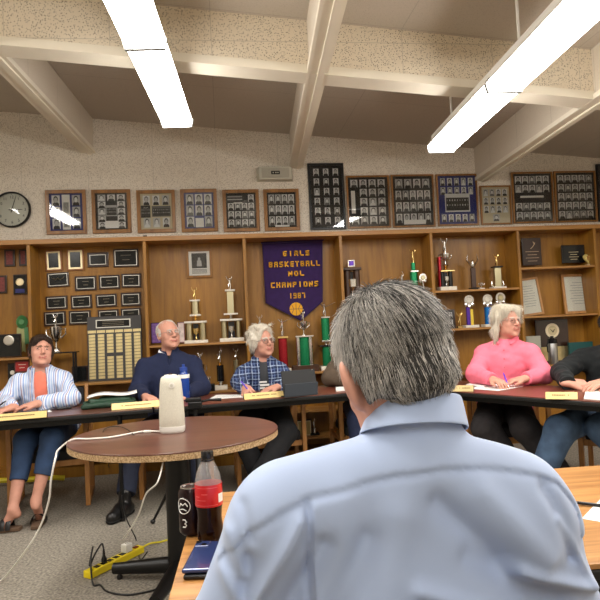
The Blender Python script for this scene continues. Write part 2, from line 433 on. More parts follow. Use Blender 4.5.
# ------------------------------------------------------------------ hanging fluorescent fixtures
M_lens = emis('lit fluorescent lens', (1.0, 0.955, 0.89, 1), 11.5)
M_hous = mat('white enamelled fixture housing', col(236, 234, 228), 0.35)
M_end = mat('grey end plate', col(150, 152, 150), 0.5)
M_lens2 = emis('dimmer lit fluorescent lens', (1.0, 0.955, 0.89, 1), 9.0)
def fixture(x, y, z, n, label, stems=(0.3,), lens=None):
    """n four-foot sections in a row, far end at x, y; lens bottom at z"""
    t = empty('ceiling_light', (x, y, z), -math.atan(SK), label, 'ceiling light')
    w, S = 0.208, 1.2
    for k in range(n):
        a, b_ = -S*k-0.014, -S*(k+1)+0.014
        m = MB(); prof = [(-w/2+.012, 0), (w/2-.012, 0), (w/2, .05), (w/2-.02, .085), (-w/2+.02, .085), (-w/2, .05)]
        vs = [(px, yy, pz) for yy in (a, b_) for px, pz in prof]
        m.add(vs, [(j, 6+j, 6+(j+1) % 6, (j+1) % 6) for j in (0, 1, 5)])
        m.build('diffuser', lens or M_lens, t)
        m = MB(); m.add(vs, [(j, 6+j, 6+(j+1) % 6, (j+1) % 6) for j in (2, 3, 4)]); m.build('cover', M_hous, t)
        for yy in (a+0.005, b_-0.005): MB().prism([(px*1.09, pz*1.03-0.009) for px, pz in prof], (0, yy+0.004, 0), (1, 0, 0), (0, 0, 1), 0.009).build('end_cap', M_end, t)
    MB().b2(-w/2+.03, w/2-.03, -S*n, 0, .086, .13).build('housing', M_hous, t, bevel=.004)
    for sy in stems:
        xx = 0; hz = H(x-SK*sy)-z
        MB().tube([(xx, -sy, .12), (xx, -sy, hz+0.01)], .008, 8).build('stem', M_hous, t, smooth=True)
        MB().lathe([(.045, hz-.02), (.05, hz+.004)], (xx, -sy, 0), 16).build('canopy', M_hous, t, smooth=True)
    return t
fixture(-0.262, 4.25, 2.70, 3, 'twin-section white fluorescent fixture hanging above the round table side', (0.9, 2.2))
fixture(1.725, 4.40, 2.545, 3, 'long white fluorescent fixture hanging on thin stems towards the pink-shirted woman', (0.28, 1.42, 2.6))
for xx, zz, lb in ((-0.36, 2.71, 'first'), (1.61, 2.55, 'second')):
    fixture(xx-.19, -0.5, zz, 2, 'hanging fluorescent fixture behind the camera, %s bay' % lb, (0.3, 1.8), M_lens2)  # out-of-view pair, added to light the room from behind
fixture(-2.4, 4.0, 2.85, 3, 'hanging fluorescent fixture beyond the photo beside the clock end', (0.3, 1.8))  # not in view, added for light from the left
fixture(3.7, 4.0, 2.35, 3, 'hanging fluorescent fixture beyond the far right bay', (0.3, 1.8))  # also out of view, added for light from the right
# ------------------------------------------------------------------ trophy bookcase along the wall
BF = 5.60; BK = 5.885
bc = empty('display_bookcase', (0, 0, 0), 0, 'long golden oak trophy bookcase along the wall under the framed class photos', 'bookcase')
def zp(px, py, y=BF): return PY(px, py, y).z
def xp(px, py, y=BF): return PY(px, py, y).x
TOPZ = zp(222, 234.5); TOPB = zp(222, 239)
posts = [xp(27.9, 244), xp(144, 244), xp(244, 242), xp(340.7, 245), xp(431.3, 243), xp(518.2, 238)]

posts = [posts[0]-1.05]+posts+[posts[5]+0.82, posts[5]+1.7]
PT = 0.028
MB().b2(posts[0]-.03, posts[-1]+.03, BF-.01, BK, TOPB, TOPZ).build('top_board', M_woodx, bc, bevel=.003)
MB().b2(posts[0], posts[-1], BK-.012, BK, .08, TOPB).build('back_panel', M_wood, bc)
MB().b2(posts[0], posts[-1], BF+.03, BK, 0.001, .09).build('plinth', M_wood, bc)
for x in posts: MB().b2(x-PT/2, x+PT/2, BF, BK-.012, 0.09, TOPB).build('side_panel', M_wood, bc, bevel=.002)
SH = {}
def shelf(i, px, py, name='shelf', y=BF+.01):
    """a shelf between posts i and i+1; its top front edge passes through the photo point"""
    z = zp(px, py, y); SH[(i, round(z, 2))] = z
    MB().b2(posts[i]+PT/2, posts[i+1]-PT/2, y, BK-.012, z-.02, z).build(name, M_woodx, bc, bevel=.002); return z
s0 = shelf(0, 10, 358); s0b = shelf(0, 10, 425); 
s1 = shelf(1, 100, 382.5); shelf(1, 95, 455)
s2 = shelf(2, 195, 343.5); s2b = shelf(2, 215, 391); s2c = shelf(2, 215, 440)
s3 = shelf(3, 300, 372.5); s3b = shelf(3, 300, 411); s3c = shelf(3, 300, 438)
s4 = shelf(4, 385, 300); s4b = shelf(4, 385, 372); shelf(4, 385, 430)
s5 = shelf(5, 478, 289); s5b = shelf(5, 478, 327.5); s5c = shelf(5, 478, 372); shelf(5, 478, 430)
s6 = shelf(6, 565, 266); s6b = shelf(6, 565, 314.5); s6c = shelf(6, 560, 364); shelf(6, 560, 430)
shelf(7, 620, 300); shelf(7, 620, 370)

# ------------------------------------------------------------------ tables
M_topd = wood('dark walnut laminate', col(74, 42, 32), col(98, 60, 46), 'X', 4, 10, .33, .15)
M_topr = wood('reddish brown laminate', col(84, 40, 28), col(112, 58, 40), 'X', 4, 10, .38, .12)
M_blk = mat('black vinyl edge', col(14, 13, 13), .45)
M_bsteel = mat('black steel', col(16, 16, 17), .4, .3)
TZ = .745
def folding_table(p0, p1, depth, label, mtop=None):
    """front edge from p0 to p1 (world x, y), top surface at TZ"""
    p0, p1 = Vector(p0+(0,)), Vector(p1+(0,)); Ln = (p1-p0).length; a = math.atan2(p1.y-p0.y, p1.x-p0.x)
    t = empty('folding_table', ((p0.x+p1.x)/2, (p0.y+p1.y)/2, 0), a, label, 'table', 'dark folding tables set in an angle')
    h = Ln/2-.004
    MB().b2(-h, h, 0.0, depth, TZ-.006, TZ).build('tabletop', mtop or M_topd, t, bevel=.002)
    MB().b2(-h, h, -.002, depth+.002, TZ-.030, TZ-.0065).build('edge_band', M_blk, t, bevel=.004)
    m = MB(); m.b2(-h+.03, h-.03, .09, .11, TZ-.075, TZ-.036); m.build('apron', M_bsteel, t)
    MB().b2(-h+.03, h-.03, depth-.045, depth-.025, TZ-.085, TZ-.036).build('apron', M_bsteel, t)
    for sx in (-1, 1):
        x = sx*(h-.22)
        for yy in (.06, depth-.06): MB().tube([(x, yy, TZ-.04), (x, yy, .012)], .014, 10).build('leg', M_bsteel, t, smooth=True)
        MB().tube([(x, .06, .20), (x, depth-.06, .20)], .010, 8).build('crossbar', M_bsteel, t, smooth=True)
        for yy in (.06, depth-.06): MB().lathe([(.02, 0.0005), (.018, .02)], (x, yy, 0), 12).build('foot', M_blk, t, smooth=True)
    return t
CX, CY = 1.34, 4.487
def LP(u): return (CX-u, CY-u*.153)
ux, uy = .519, -.855
folding_table(LP(1.83), LP(0.0), .61, 'dark brown folding table holding the tablet with its black edge facing the room', M_topr)
folding_table(LP(3.66), LP(1.835), .61, 'dark brown folding table under the striped-shirt woman and green folded jacket')
folding_table((CX+.012, CY), (CX+.012+ux*1.83, CY+uy*1.83), .61, 'reddish brown folding table angled in front of the pink-bloused woman', M_topr)
# near oak table
M_oak = wood('light oak laminate', col(142, 92, 42), col(186, 134, 74), 'X', 7, 16, .38, .2, col(202, 154, 94))
nt_ = empty('laminate_table', (.62, 1.555, 0), R(-2.2), 'light oak laminate table with black edge that the man in front leans on', 'table')
MB().b2(-.735, 1.10, -.37, .38, TZ-.012, TZ).build('tabletop', M_oak, nt_, bevel=.002)
MB().b2(-.737, 1.102, -.372, .382, TZ-.034, TZ-.0125).build('edge_band', M_blk, nt_, bevel=.004)
for sy in (-.33, .32): MB().b2(-.68, 1.06, sy, sy+.02, TZ-.08, TZ-.034).build('apron', M_bsteel, nt_)
for sx in (-.52, .9):
    for yy in (-.29, .30): MB().tube([(sx, yy, TZ-.04), (sx, yy, .012)], .014, 10).build('leg', M_bsteel, nt_, smooth=True)
    MB().tube([(sx, -.29, .2), (sx, .30, .2)], .010, 8).build('crossbar', M_bsteel, nt_, smooth=True)
# round pedestal table
rc = (-.264, 3.17)
rt = empty('round_table', (rc[0], rc[1], 0), 0, 'round brown pedestal table with a worn particleboard edge holding the white conference camera', 'table')
m, N, L, b = _new('bare particleboard edge')
tc = N.new('ShaderNodeTexCoord'); n = N.new('ShaderNodeTexVoronoi'); n.inputs['Scale'].default_value = 130
rp = ramp(N, [(0, col(110, 82, 50)), (.45, col(168, 136, 96)), (.8, col(200, 172, 134))]); L.new(tc.outputs['Object'], n.inputs['Vector']); L.new(n.outputs['Distance'], rp.inputs['Fac']); L.new(rp.outputs['Color'], b.inputs['Base Color']); b.inputs['Roughness'].default_value = .8
RR = .525
MB().lathe([(RR-.0005, TZ-.002), (RR, TZ-.0065), (RR, TZ-.007)][::-1]+[(RR-.002, TZ)], n=96).build('tabletop', M_topd, rt)
MB().lathe([(RR-.004, TZ-.036), (RR-.001, TZ-.034), (RR-.001, TZ-.0072)], n=96).build('edge_core', m, rt)
MB().lathe([(.062, .075), (.062, TZ-.045)], n=32).build('pedestal', M_bsteel, rt, smooth=True)
MB().lathe([(.16, TZ-.05), (.16, TZ-.037)], n=32).build('mount_plate', M_bsteel, rt)
for k in range(4):
    a = R(-105+90*k); d = Vector((math.cos(a), math.sin(a), 0))
    MB().tube([d*.05+Vector((0, 0, .075)), d*.22+Vector((0, 0, .062)), d*.36+Vector((0, 0, .052))], [.042, .034, .028], 12).build('leg', M_bsteel, rt, smooth=True)
    MB().lathe([(.014, .0005), (.016, .012), (.008, .028)], tuple(d*.33), 12).build('foot', M_blk, rt, smooth=True)
# ------------------------------------------------------------------ people
V3 = lambda p: np.array(p, float)
def unit(v): v = V3(v); return v/np.linalg.norm(v)
M_skin = mat('fair skin', col(204, 156, 136), 0.5, var=0.06, vscale=35, spec=0.35)
M_skin2 = mat('ruddy skin', col(200, 146, 126), 0.5, var=0.07, vscale=30, spec=0.35)
M_skin3 = mat('brown skin', col(120, 80, 62), 0.5, var=0.07, vscale=30, spec=0.35)
M_lip = mat('lip', col(176, 104, 92), 0.5); M_eye = mat('dark iris', col(52, 44, 40), 0.3); M_brow = mat('brow hair', col(150, 128, 110), 0.7)
M_white_eye = mat('eye white', col(222, 212, 205), 0.3)
def face_solid(S, pos, Rm, k=1.0, wide=1.0, jaw=1.0):
    S.frame(Rm, pos); w = k*wide
    S.ell((0, .018*k, .036*k), (.075*w, .096*k, .086*k), 0.01, 0)
    S.ell((0, -.022*k, -.022*k), (.065*w, .068*k, .088*k), .03)
    S.ell((0, -.030*k, -.078*k), (.050*w*jaw, .050*k, .036*k), .03)
    S.ell((0, -.074*k, -.100*k), (.022*w, .017*k, .015*k), .02)
    for s in (-1, 1):
        S.ell((s*.038*w, -.064*k, -.028*k), (.023*k, .018*k, .021*k), .02)
        S.ell((s*.036*w, -.050*k, -.066*k), (.022*k, .022*k, .026*k), .02)
        S.ell((s*.076*w, .006*k, -.006*k), (.009*k, .019*k, .032*k), .006, 0, rot=rotm(s*-18, 8))
        S.ell((s*.082*w, .002*k, -.004*k), (.005*k, .010*k, .018*k), .004, 0, 'cut')
        S.ell((s*.030*k, -.098*k, .006*k), (.016*k, .013*k, .010*k), .012, None, 'cut')
        S.ell((s*.030*k, -.0770*k, .004*k), (.0150*k, .0120*k, .0115*k), .004, 0)
        S.ell((s*.030*k, -.0880*k, .003*k), (.0115*k, .010*k, .0042*k), .0, 3, 'paint')
        S.ell((s*.031*k, -.0880*k, .003*k), (.0058*k, .010*k, .0050*k), .0, 2, 'paint')
        S.cap((s*.014*k, -.089*k, .022*k), (s*.046*k, -.080*k, .021*k), .0065*k, .005*k, .008, 4)
        S.cap((s*.017*k, -.086*k, .0125*k), (s*.044*k, -.081*k, .011*k), .0042*k, .0040*k, .003, 0)
    S.cap((0, -.088*k, .014*k), (0, -.109*k, -.026*k), .0085*k, .0125*k, .010, 0)
    for s in (-1, 1): S.ell((s*.012*k, -.099*k, -.030*k), (.0085*k, .010*k, .0075*k), .005, 0)
    S.ell((0, -.080*k, -.055*k), (.030*k, .016*k, .020*k), .012, 0)
    S.cap((-.019*k, -.090*k, -.0555*k), (.019*k, -.090*k, -.0555*k), .0055*k, .0055*k, .003, 1)
    S.cap((-.015*k, -.089*k, -.0635*k), (.015*k, -.089*k, -.0635*k), .0062*k, .0062*k, .003, 1)
    S.frame()
def hand_solid(S, wrist, d, up, side, curl=0.5, k=1.0, spread=1.0):
    """d: from wrist to knuckles, up: back of the hand, side: +1 thumb on the +X'=d x up side, -1 other"""
    d = unit(d); up = V3(up)-d*np.dot(V3(up), d); up = unit(up); x = np.cross(d, up)*side
    Rm = np.stack([x, d, up], 1); S.frame(Rm, wrist)
    S.ell((0, .050*k, 0), (.041*k, .053*k, .016*k), .012, 0)
    S.cap((0, -.02*k, 0), (0, .03*k, 0), .026*k, .028*k, .02, 0, flat=.75, axis=(0, 0, 1))
    for i, (ox, L1, L2) in enumerate(((.029, .042, .034), (.010, .047, .040), (-.010, .044, .036), (-.028, .034, .028))):
        a = -curl*(0.75+0.1*i); b = a-curl*1.3
        p0 = V3((ox*k, .088*k, 0)); p1 = p0+V3((ox*.25*spread, math.cos(a)*L1, math.sin(a)*L1))*k; p2 = p1+V3((0, math.cos(b)*L2, math.sin(b)*L2))*k
        S.cap(p0-V3((0, .03*k, 0)), p0, .010*k, .0098*k, .008, 0)
        S.cap(p0, p1, .0098*k, .0088*k, .003, 0); S.cap(p1, p2, .0088*k, .0075*k, .003, 0)
    S.cap((.026*k, .020*k, -.004*k), (.050*k, .055*k, -.014*k), .0135*k, .011*k, .012, 0)
    S.cap((.050*k, .055*k, -.014*k), (.046*k, .088*k, -.022*k), .0105*k, .0085*k, .003, 0)
    S.frame()
def bounds(pts, m):
    A = np.array(pts); return A.min(0)-m, A.max(0)+m
def person(name_label, loc, p, group=None):
    """p: pose in world coordinates. Body, clothes and hair are built round `loc` (floor point under the hips)."""
    L0 = V3((loc[0], loc[1], 0)); t = empty('person', loc, 0, name_label, 'person')
    W = lambda q: V3(q)-L0
    hp = W(p['head']); Rh = rotm(*p['hrot']); k = p.get('hk', 1.0)
    ty = R(p.get('tyaw', 0)); ax = V3((math.cos(ty), math.sin(ty), 0)); fw = V3((math.sin(ty), -math.cos(ty), 0))
    nb = hp + Rh@V3((0, .035, -.12))*k*0.75 + V3((0, 0, -.055)) + (-fw)*.015   # base of the neck
    pel = V3((0, 0, .56)); sw = p.get('sw', .20); tk = p.get('tk', 1.0)
    chest = nb*0.66+pel*0.34; chest[2] -= .01; wst = nb*0.32+pel*0.68+fw*p.get('belly', 0.0)
    sh = {s: nb+ax*s*sw+V3((0, 0, -p.get('drop', .095))) for s in (-1, 1)}
    el = {-1: W(p['el'][0]), 1: W(p['el'][1])}; wr = {-1: W(p['wr'][0]), 1: W(p['wr'][1])}
    kn = {-1: W(p['kn'][0]), 1: W(p['kn'][1])}; an = {-1: W(p['an'][0]), 1: W(p['an'][1])}
    toe = {-1: W(p['toe'][0]), 1: W(p['toe'][1])}
    hipj = {s: pel+ax*s*.09+V3((0, 0, -.01)) for s in (-1, 1)}
    allp = [hp+V3((0, 0, .13)), nb, pel]+[d[s] for d in (sh, el, wr, kn, an, toe) for s in (-1, 1)]
    lo, hi = bounds(allp, .13); lo[2] = max(lo[2], -0.006)
    h = p.get('h', .005)
    up3 = nb-pel; up3 /= np.linalg.norm(up3); Rt = np.stack([ax, np.cross(up3, ax), up3], 1)
    # ---- body
    S = Solid(lo, hi, h)
    face_solid(S, hp, Rh, k, p.get('wide', 1), p.get('jaw', 1))
    nt = hp+Rh@V3((0, .022, -.07))*k
    S.cap(nt, nb, .052*k, .060*k, .025)
    S.ell(chest, (.135*tk, .088*tk, .17), .05, rot=Rt); S.ell(wst, (.125*tk, .09*tk, .13), .05, rot=Rt); S.ell(pel, (.145*tk, .10*tk, .10), .05, rot=Rt)
    for s in (-1, 1):
        S.cap(nb+V3((0, 0, -.02)), sh[s], .045, .045, .04)
        S.chain([sh[s], el[s], wr[s]], [.044, .036, .025], .02)
        hd = p['hd'][0 if s < 0 else 1]
        hand_solid(S, wr[s], hd[0], hd[1], s*p.get('hside', 1), hd[2], p.get('handk', 1.0))
        S.chain([hipj[s], kn[s]], [.072, .050], .03); cf = an[s]*.35+kn[s]*.65; S.chain([kn[s], cf, an[s]], [.048, .050, .031], .03)
        fd = toe[s]-an[s]; fd[2] = 0
        S.cap(an[s]+V3((0, 0, -.02)), toe[s], .032, .026, .02); S.cap(an[s], an[s]-unit(fd)*.025+V3((0, 0, -.035)), .030, .026, .02)
    me = S.mesh('body'); link('body', me, [p['skin'], M_lip, M_eye, M_white_eye, p.get('brow', M_brow)], t)
    # ---- upper garment(s)
    def top(name, inf, m, seed, amp, cut=None, sleeve=True, slv=0.0, hem=.50, col_=None, collar=None, lab=None, mats=None, hs=None):
        pts = [nb+V3((0, 0, .04)), pel]+[d[s] for d in (sh, el, wr) for s in (-1, 1)]
        a, b = bounds(pts, .19); a[2] = max(a[2], hem-.03)
        G = Solid(a, b, hs or h)
        G.ell(chest, (.150*tk+inf, .104*tk+inf, .185), .06, rot=Rt); G.ell(wst, (.145*tk+inf, .105*tk+inf+p.get('bell', 0), .15), .06, rot=Rt); G.ell(pel+V3((0, 0, .0)), (.165*tk+inf, .118*tk+inf, .12), .06, rot=Rt)
        for s in (-1, 1):
            G.cap(nb+V3((0, 0, -.035)), sh[s]+V3((0, 0, -.008)), .050+inf, .050+inf, .05)
            if sleeve:
                e2 = wr[s]+(el[s]-wr[s])*(0.08+slv)
                G.chain([sh[s], el[s], e2], [.052+inf, .046+inf, .034+inf*.8], .03)
                dv = unit(wr[s]-el[s]); G.half(e2+dv*.012, dv, lo=e2-.08, hi=e2+.08)
        G.cap(nb+V3((0, 0, -.02)), nb+V3((0, 0, .018)), .062+inf*.5, .060+inf*.5, .03)
        nu = unit(nt-nb); G.half(nb+nu*.040, nu)
        if p.get('hemcut', True): G.half((0, 0, hem), (0, 0, -1))
        f1 = wav(seed, 7, 34); f2 = wav(seed+1, 7, 80)
        G.warp(lambda x, y, z: amp*f1(x, y, z*.6)+amp*.45*f2(x, y, z))
        if cut: cut(G)
        me = G.mesh(name); return link(name, me, mats or [m], t)
    T = dict(nb=nb, nt=nt, ax=ax, fw=fw, sh=sh, el=el, wr=wr, chest=chest, wst=wst, pel=pel, kn=kn, an=an, toe=toe, hp=hp, Rh=Rh, k=k, t=t, Rt=Rt, lo=lo, hi=hi, h=h, L0=L0, hipj=hipj)
    p['dress'](top, T)
    # ---- trousers
    pts = [pel]+[d[s] for d in (kn, an, hipj) for s in (-1, 1)]
    a, b = bounds(pts, .17); a[2] = max(a[2], 0.02)
    G = Solid(a, b, h); ri = p.get('leg', 0.0)
    G.ell(pel+V3((0, 0, -.01)), (.165*tk, .12*tk, .105), .05, rot=Rt)
    for s in (-1, 1):
        cuff = an[s]+(kn[s]-an[s])*p.get('cuff', .12)
        G.chain([hipj[s], kn[s]], [.092+ri, .074+ri], .03); G.chain([kn[s], cuff], [.074+ri, .056+ri], .03)
        dv = unit(an[s]-kn[s]); G.half(cuff, dv, lo=cuff-.085, hi=cuff+.085)
    f1 = wav(p.get('seed', 3)+20, 7, 40); G.warp(lambda x, y, z: .004*f1(x, y, z))
    link('trousers', G.mesh('trousers'), [p['pants']], t)
    return t, T
HAIRM = vcol_mat('hair strands', .5, spec=.35)
def hair_solid(T, m, fn, seed=1, amp=.0035, freq=95, h=.004, name='hair', n=2600, L_=.03, lift=.25, zmin=-.09):
    hp, Rh, k = T['hp'], T['Rh'], T['k']
    G = Solid(hp-.2, hp+.2, h); G.frame(Rh, hp); fn(G, k); G.frame()
    f1 = wav(seed, 9, freq); f2 = wav(seed+3, 7, freq*.4)
    RT = Rh.T
    def disp(x, y, z):
        X = x-hp[0]; Y = y-hp[1]; Z = z-hp[2]
        lx = RT[0, 0]*X+RT[0, 1]*Y+RT[0, 2]*Z; ly = RT[1, 0]*X+RT[1, 1]*Y+RT[1, 2]*Z; lz = RT[2, 0]*X+RT[2, 1]*Y+RT[2, 2]*Z
        return amp*f1(lx, ly, lz*.25)+amp*f2(lx, ly, lz)
    G.warp(disp); me = G.mesh(name)
    lo_, hi_, bc_ = m
    cfn = lambda p, rg: rg.uniform(lo_, hi_, (len(p), 1))*V3(bc_)
    o = strands(me, hp, Rh, (0, .02*k, .13*k), n, None, lambda p: np.full(len(p), L_), .0011, cfn, lambda x, y, z: z > zmin, lift=lift, sway=.5, jit=.25, grav=.15, seed=seed, base_col=tuple(V3(bc_)*(lo_*.55+hi_*.45)), fall=.7)
    return link(name, o, [HAIRM], T['t'])
def strands(me, hp, Rh, whorl, n, rng, length, width, colour, keep, lift=.2, sway=.3, jit=.12, grav=.1, seed=3, base_col=(92, 86, 78), fall=.6):
    """thousands of tapered hairs rooted on the scalp mesh, combed away from the whorl and down"""
    nv = len(me.vertices); vco = np.empty(nv*3, np.float32); me.vertices.foreach_get('co', vco); vco = vco.reshape(-1, 3)
    vno = np.empty(nv*3, np.float32); me.vertices.foreach_get('normal', vno); vno = vno.reshape(-1, 3)
    loc_ = (vco-hp)@Rh; nl = vno@Rh
    ok = ((nl*(loc_-V3((0, .02, .02)))).sum(1) > 0) & keep(loc_[:, 0], loc_[:, 1], loc_[:, 2])
    ids = np.nonzero(ok)[0]; rg = np.random.RandomState(seed); ids = ids[rg.randint(0, len(ids), n)]
    p = loc_[ids]+rg.normal(size=(n, 3))*.0012; nn = nl[ids]; nn /= np.linalg.norm(nn, axis=1)[:, None]
    dot = lambda a, b_: (a*b_).sum(1)[:, None]
    away = p-V3(whorl); away -= nn*dot(away, nn); away /= np.linalg.norm(away, axis=1)[:, None]+1e-6
    down = np.tile(V3((0, .05, -1)), (n, 1)); down -= nn*dot(down, nn)
    kx = np.clip((.115-p[:, 2])/.07, 0, 1)[:, None]; d = away*(1-kx*fall)+down*kx*.9
    sw = wav(seed+1, 8, 26)(p[:, 0], p[:, 1], p[:, 2])[:, None]*sway
    d = d+np.cross(nn, d)*sw+rg.normal(size=(n, 3))*jit; d -= nn*dot(d, nn)*.8; d /= np.linalg.norm(d, axis=1)[:, None]+1e-6
    Ln = length(p)[:, None]*(.7+.6*rg.rand(n, 1)); lf = lift*(.5+rg.rand(n, 1))+.25*(rg.rand(n, 1) < .04)
    w0 = width*(.7+.6*rg.rand(n, 1)); nseg = 4; side = np.cross(d, nn); q = p.copy(); cur = d.copy(); ring = []
    for s_ in range(nseg+1):
        u = s_/nseg; w = w0*(1-.8*u); ring.append(np.stack([q+side*w, q-side*w*.5+nn*w*.9, q-side*w*.5-nn*w*.9], 1))
        cur = cur+nn*(lf*(.55-u))*.6+V3((0, 0, -grav*u)); cur /= np.linalg.norm(cur, axis=1)[:, None]; q = q+cur*Ln/nseg
    Vv = np.stack(ring, 1).reshape(-1, 3)@Rh.T+hp      # n x 5 x 3
    f0 = np.array([(a*3+j, a*3+(j+1) % 3, (a+1)*3+(j+1) % 3, (a+1)*3+j) for a in range(nseg) for j in range(3)])
    F = (np.arange(n)[:, None, None]*15+f0[None]).reshape(-1, 4)+nv
    c = colour(p, rg)/255.0; c = np.where(c <= .04045, c/12.92, ((c+.055)/1.055)**2.4)
    Co = np.repeat(np.concatenate([c, np.ones((n, 1))], 1), 15, 0)
    F0 = np.array([tuple(pl.vertices) for pl in me.polygons]); allF = np.concatenate([F0, F]); allV = np.concatenate([vco, Vv]).astype(np.float32)
    o = bpy.data.meshes.new('hair'); o.vertices.add(len(allV)); o.vertices.foreach_set('co', allV.ravel())
    o.loops.add(len(allF)*4); o.loops.foreach_set('vertex_index', allF.astype(np.int32).ravel()); o.polygons.add(len(allF))
    o.polygons.foreach_set('loop_start', np.arange(0, len(allF)*4, 4, dtype=np.int32)); o.polygons.foreach_set('loop_total', np.full(len(allF), 4, np.int32))
    o.update(calc_edges=True); o.polygons.foreach_set('use_smooth', np.ones(len(allF), bool))
    at = o.color_attributes.new('tint', 'FLOAT_COLOR', 'POINT')
    at.data.foreach_set('color', np.concatenate([np.tile([s2l(x) for x in base_col]+[1], (nv, 1)), Co]).astype(np.float32).ravel())
    return o
def glasses(T, m, w=1.0, h=1.0, tint=False):
    k = T['k']; b = MB()
    Q = lambda x, y, z: T['hp']+T['Rh']@(V3((x, y, z))*k)
    for s in (-1, 1):
        loop = [Q(s*.032+.023*w*math.cos(a)*(1 if abs(math.cos(a)) < .95 else .97), -.100+.004*abs(math.cos(a)), .000+.0165*h*math.sin(a)) for a in [i*math.pi/8 for i in range(17)]]
        b.tube(loop, .0014*k, 5, cap=False)
        b.tube([Q(s*.055*w, -.098, .006), Q(s*.074, -.070, .008), Q(s*.080, -.005, .006)], .0014*k, 5)
    b.tube([Q(-.010, -.101, .004), Q(0, -.106, .008), Q(.010, -.101, .004)], .0013*k, 5)
    g = b.build('glasses', m, T['t'], smooth=True)
    l = MB()
    for s in (-1, 1): l.add([Q(s*.032+.022*w*math.cos(a), -.0995, .0155*h*math.sin(a)) for a in [i*math.pi/8 for i in range(16)]], [tuple(range(16))])
    l.build('lenses', pane_mat(), g)
def shoe_solid(T, m, name='shoe', h=.005, sole=None):
    for s in (-1, 1):
        an, toe = T['an'][s], T['toe'][s]; fd = toe-an; fd[2] = 0; fd = unit(fd); heel = an-fd*.045
        G = Solid(*bounds([an+V3((0, 0, .05)), toe+fd*.04, heel], .08), h)
        z = .045
        G.chain([V3((heel[0], heel[1], z)), V3((an[0]+fd[0]*.06, an[1]+fd[1]*.06, z+.012)), V3((toe[0], toe[1], z-.008))], [.040, .044, .040], .03)
        G.cap(an+V3((0, 0, .045)), V3((an[0], an[1], z)), .042, .044, .03)
        G.half((0, 0, .012), (0, 0, -1))
        o = link(name, G.mesh(name), [m], T['t'])
        K = Solid(*bounds([toe+fd*.04, heel], .08), h)
        K.chain([V3((heel[0], heel[1], .03)), V3((an[0]+fd[0]*.06, an[1]+fd[1]*.06, .03)), V3((toe[0], toe[1], .03))], [.043, .045, .043], .02)
        K.half((0, 0, .003), (0, 0, -1)); K.half((0, 0, .022), (0, 0, 1))
        link('sole', K.mesh('sole'), [sole or m], o)
def V_open(T, bottom, wtop, wbot=0.01, depth=.2):
    """front opening of a shirt: a wedge from the neck down to `bottom`"""
    def cut(G):
        a = T['nb']+T['fw']*.13+V3((0, 0, .05)); b = T['nb']+T['fw']*.17+V3((0, 0, -bottom))
        n = 14
        for i in range(n):
            u = i/n; q0 = a+(b-a)*u; q1 = a+(b-a)*(i+1)/n; r = wtop+(wbot-wtop)*u
            G.cap(q0-T['fw']*.02, q1-T['fw']*.02, r, r, 0, None, 'cut'); G.cap(q0-T['fw']*.06, q1-T['fw']*.06, r*.95, r*.95, 0, None, 'cut')
    return cut
def collar_mesh(T, m, r=.070, h1=.035, fold=.045, gap=.04, lean=0.012, parent=None, name='collar', spread=.5, n=40):
    """stand-and-fall collar: a band round the neck turned down over itself, open in front by `gap` radians*2"""
    nb = T['nb']; nu = unit(T['nt']-T['nb']); fw = T['fw']-nu*np.dot(T['fw'], nu); fw = unit(fw); sx = np.cross(nu, fw)
    prof = [(0.000, -.008), (.001, h1*.6), (.004, h1), (.009, h1+.004), (.014, h1), (.020, h1-fold*.5), (.027, h1-fold)]
    b = MB(); vs = []
    for i in range(n+1):
        a = gap+(2*math.pi-2*gap)*i/n
        d = fw*math.cos(a)+sx*math.sin(a); front = max(0, math.cos(a))**3
        for (o, z) in prof:
            rr = r+o*(1+.6*front); zz = z-front*(.018+ (.030*spread if o > .012 else 0)*(o/.027))
            vs.append(nb+d*rr*(1 if True else 1)+nu*zz)
    k = len(prof)
    b.add(vs, [(i*k+j, (i+1)*k+j, (i+1)*k+j+1, i*k+j+1) for i in range(n) for j in range(k-1)])
    o = b.build(name, m, parent or T['t'], smooth=True)
    sol = o.modifiers.new('thick', 'SOLIDIFY'); sol.thickness = .0022; sol.offset = 0
    return o
# fabrics -----------------------------------------------------------
def stripes_mat(name, base, bands, period, rough=.8, axis='X', wob=0.02):
    m, N, L, b = _new(name)
    tc = N.new('ShaderNodeTexCoord'); sp = N.new('ShaderNodeSeparateXYZ'); L.new(tc.outputs['Object'], sp.inputs[0])
    nz = N.new('ShaderNodeTexNoise'); nz.inputs['Scale'].default_value = 5; L.new(tc.outputs['Object'], nz.inputs['Vector'])
    ma = N.new('ShaderNodeMath'); ma.operation = 'MULTIPLY_ADD'; ma.inputs[1].default_value = wob
    L.new(nz.outputs['Fac'], ma.inputs[0]); L.new(sp.outputs[axis], ma.inputs[2])
    dv = N.new('ShaderNodeMath'); dv.operation = 'DIVIDE'; dv.inputs[1].default_value = period; L.new(ma.outputs[0], dv.inputs[0])
    fr = N.new('ShaderNodeMath'); fr.operation = 'FRACT'; L.new(dv.outputs[0], fr.inputs[0])
    r = ramp(N, [(0, base)]+[(x, c) for x, c in bands]); r.color_ramp.interpolation = 'CONSTANT'
    L.new(fr.outputs[0], r.inputs['Fac']); L.new(r.outputs['Color'], b.inputs['Base Color']); b.inputs['Roughness'].default_value = rough
    return m
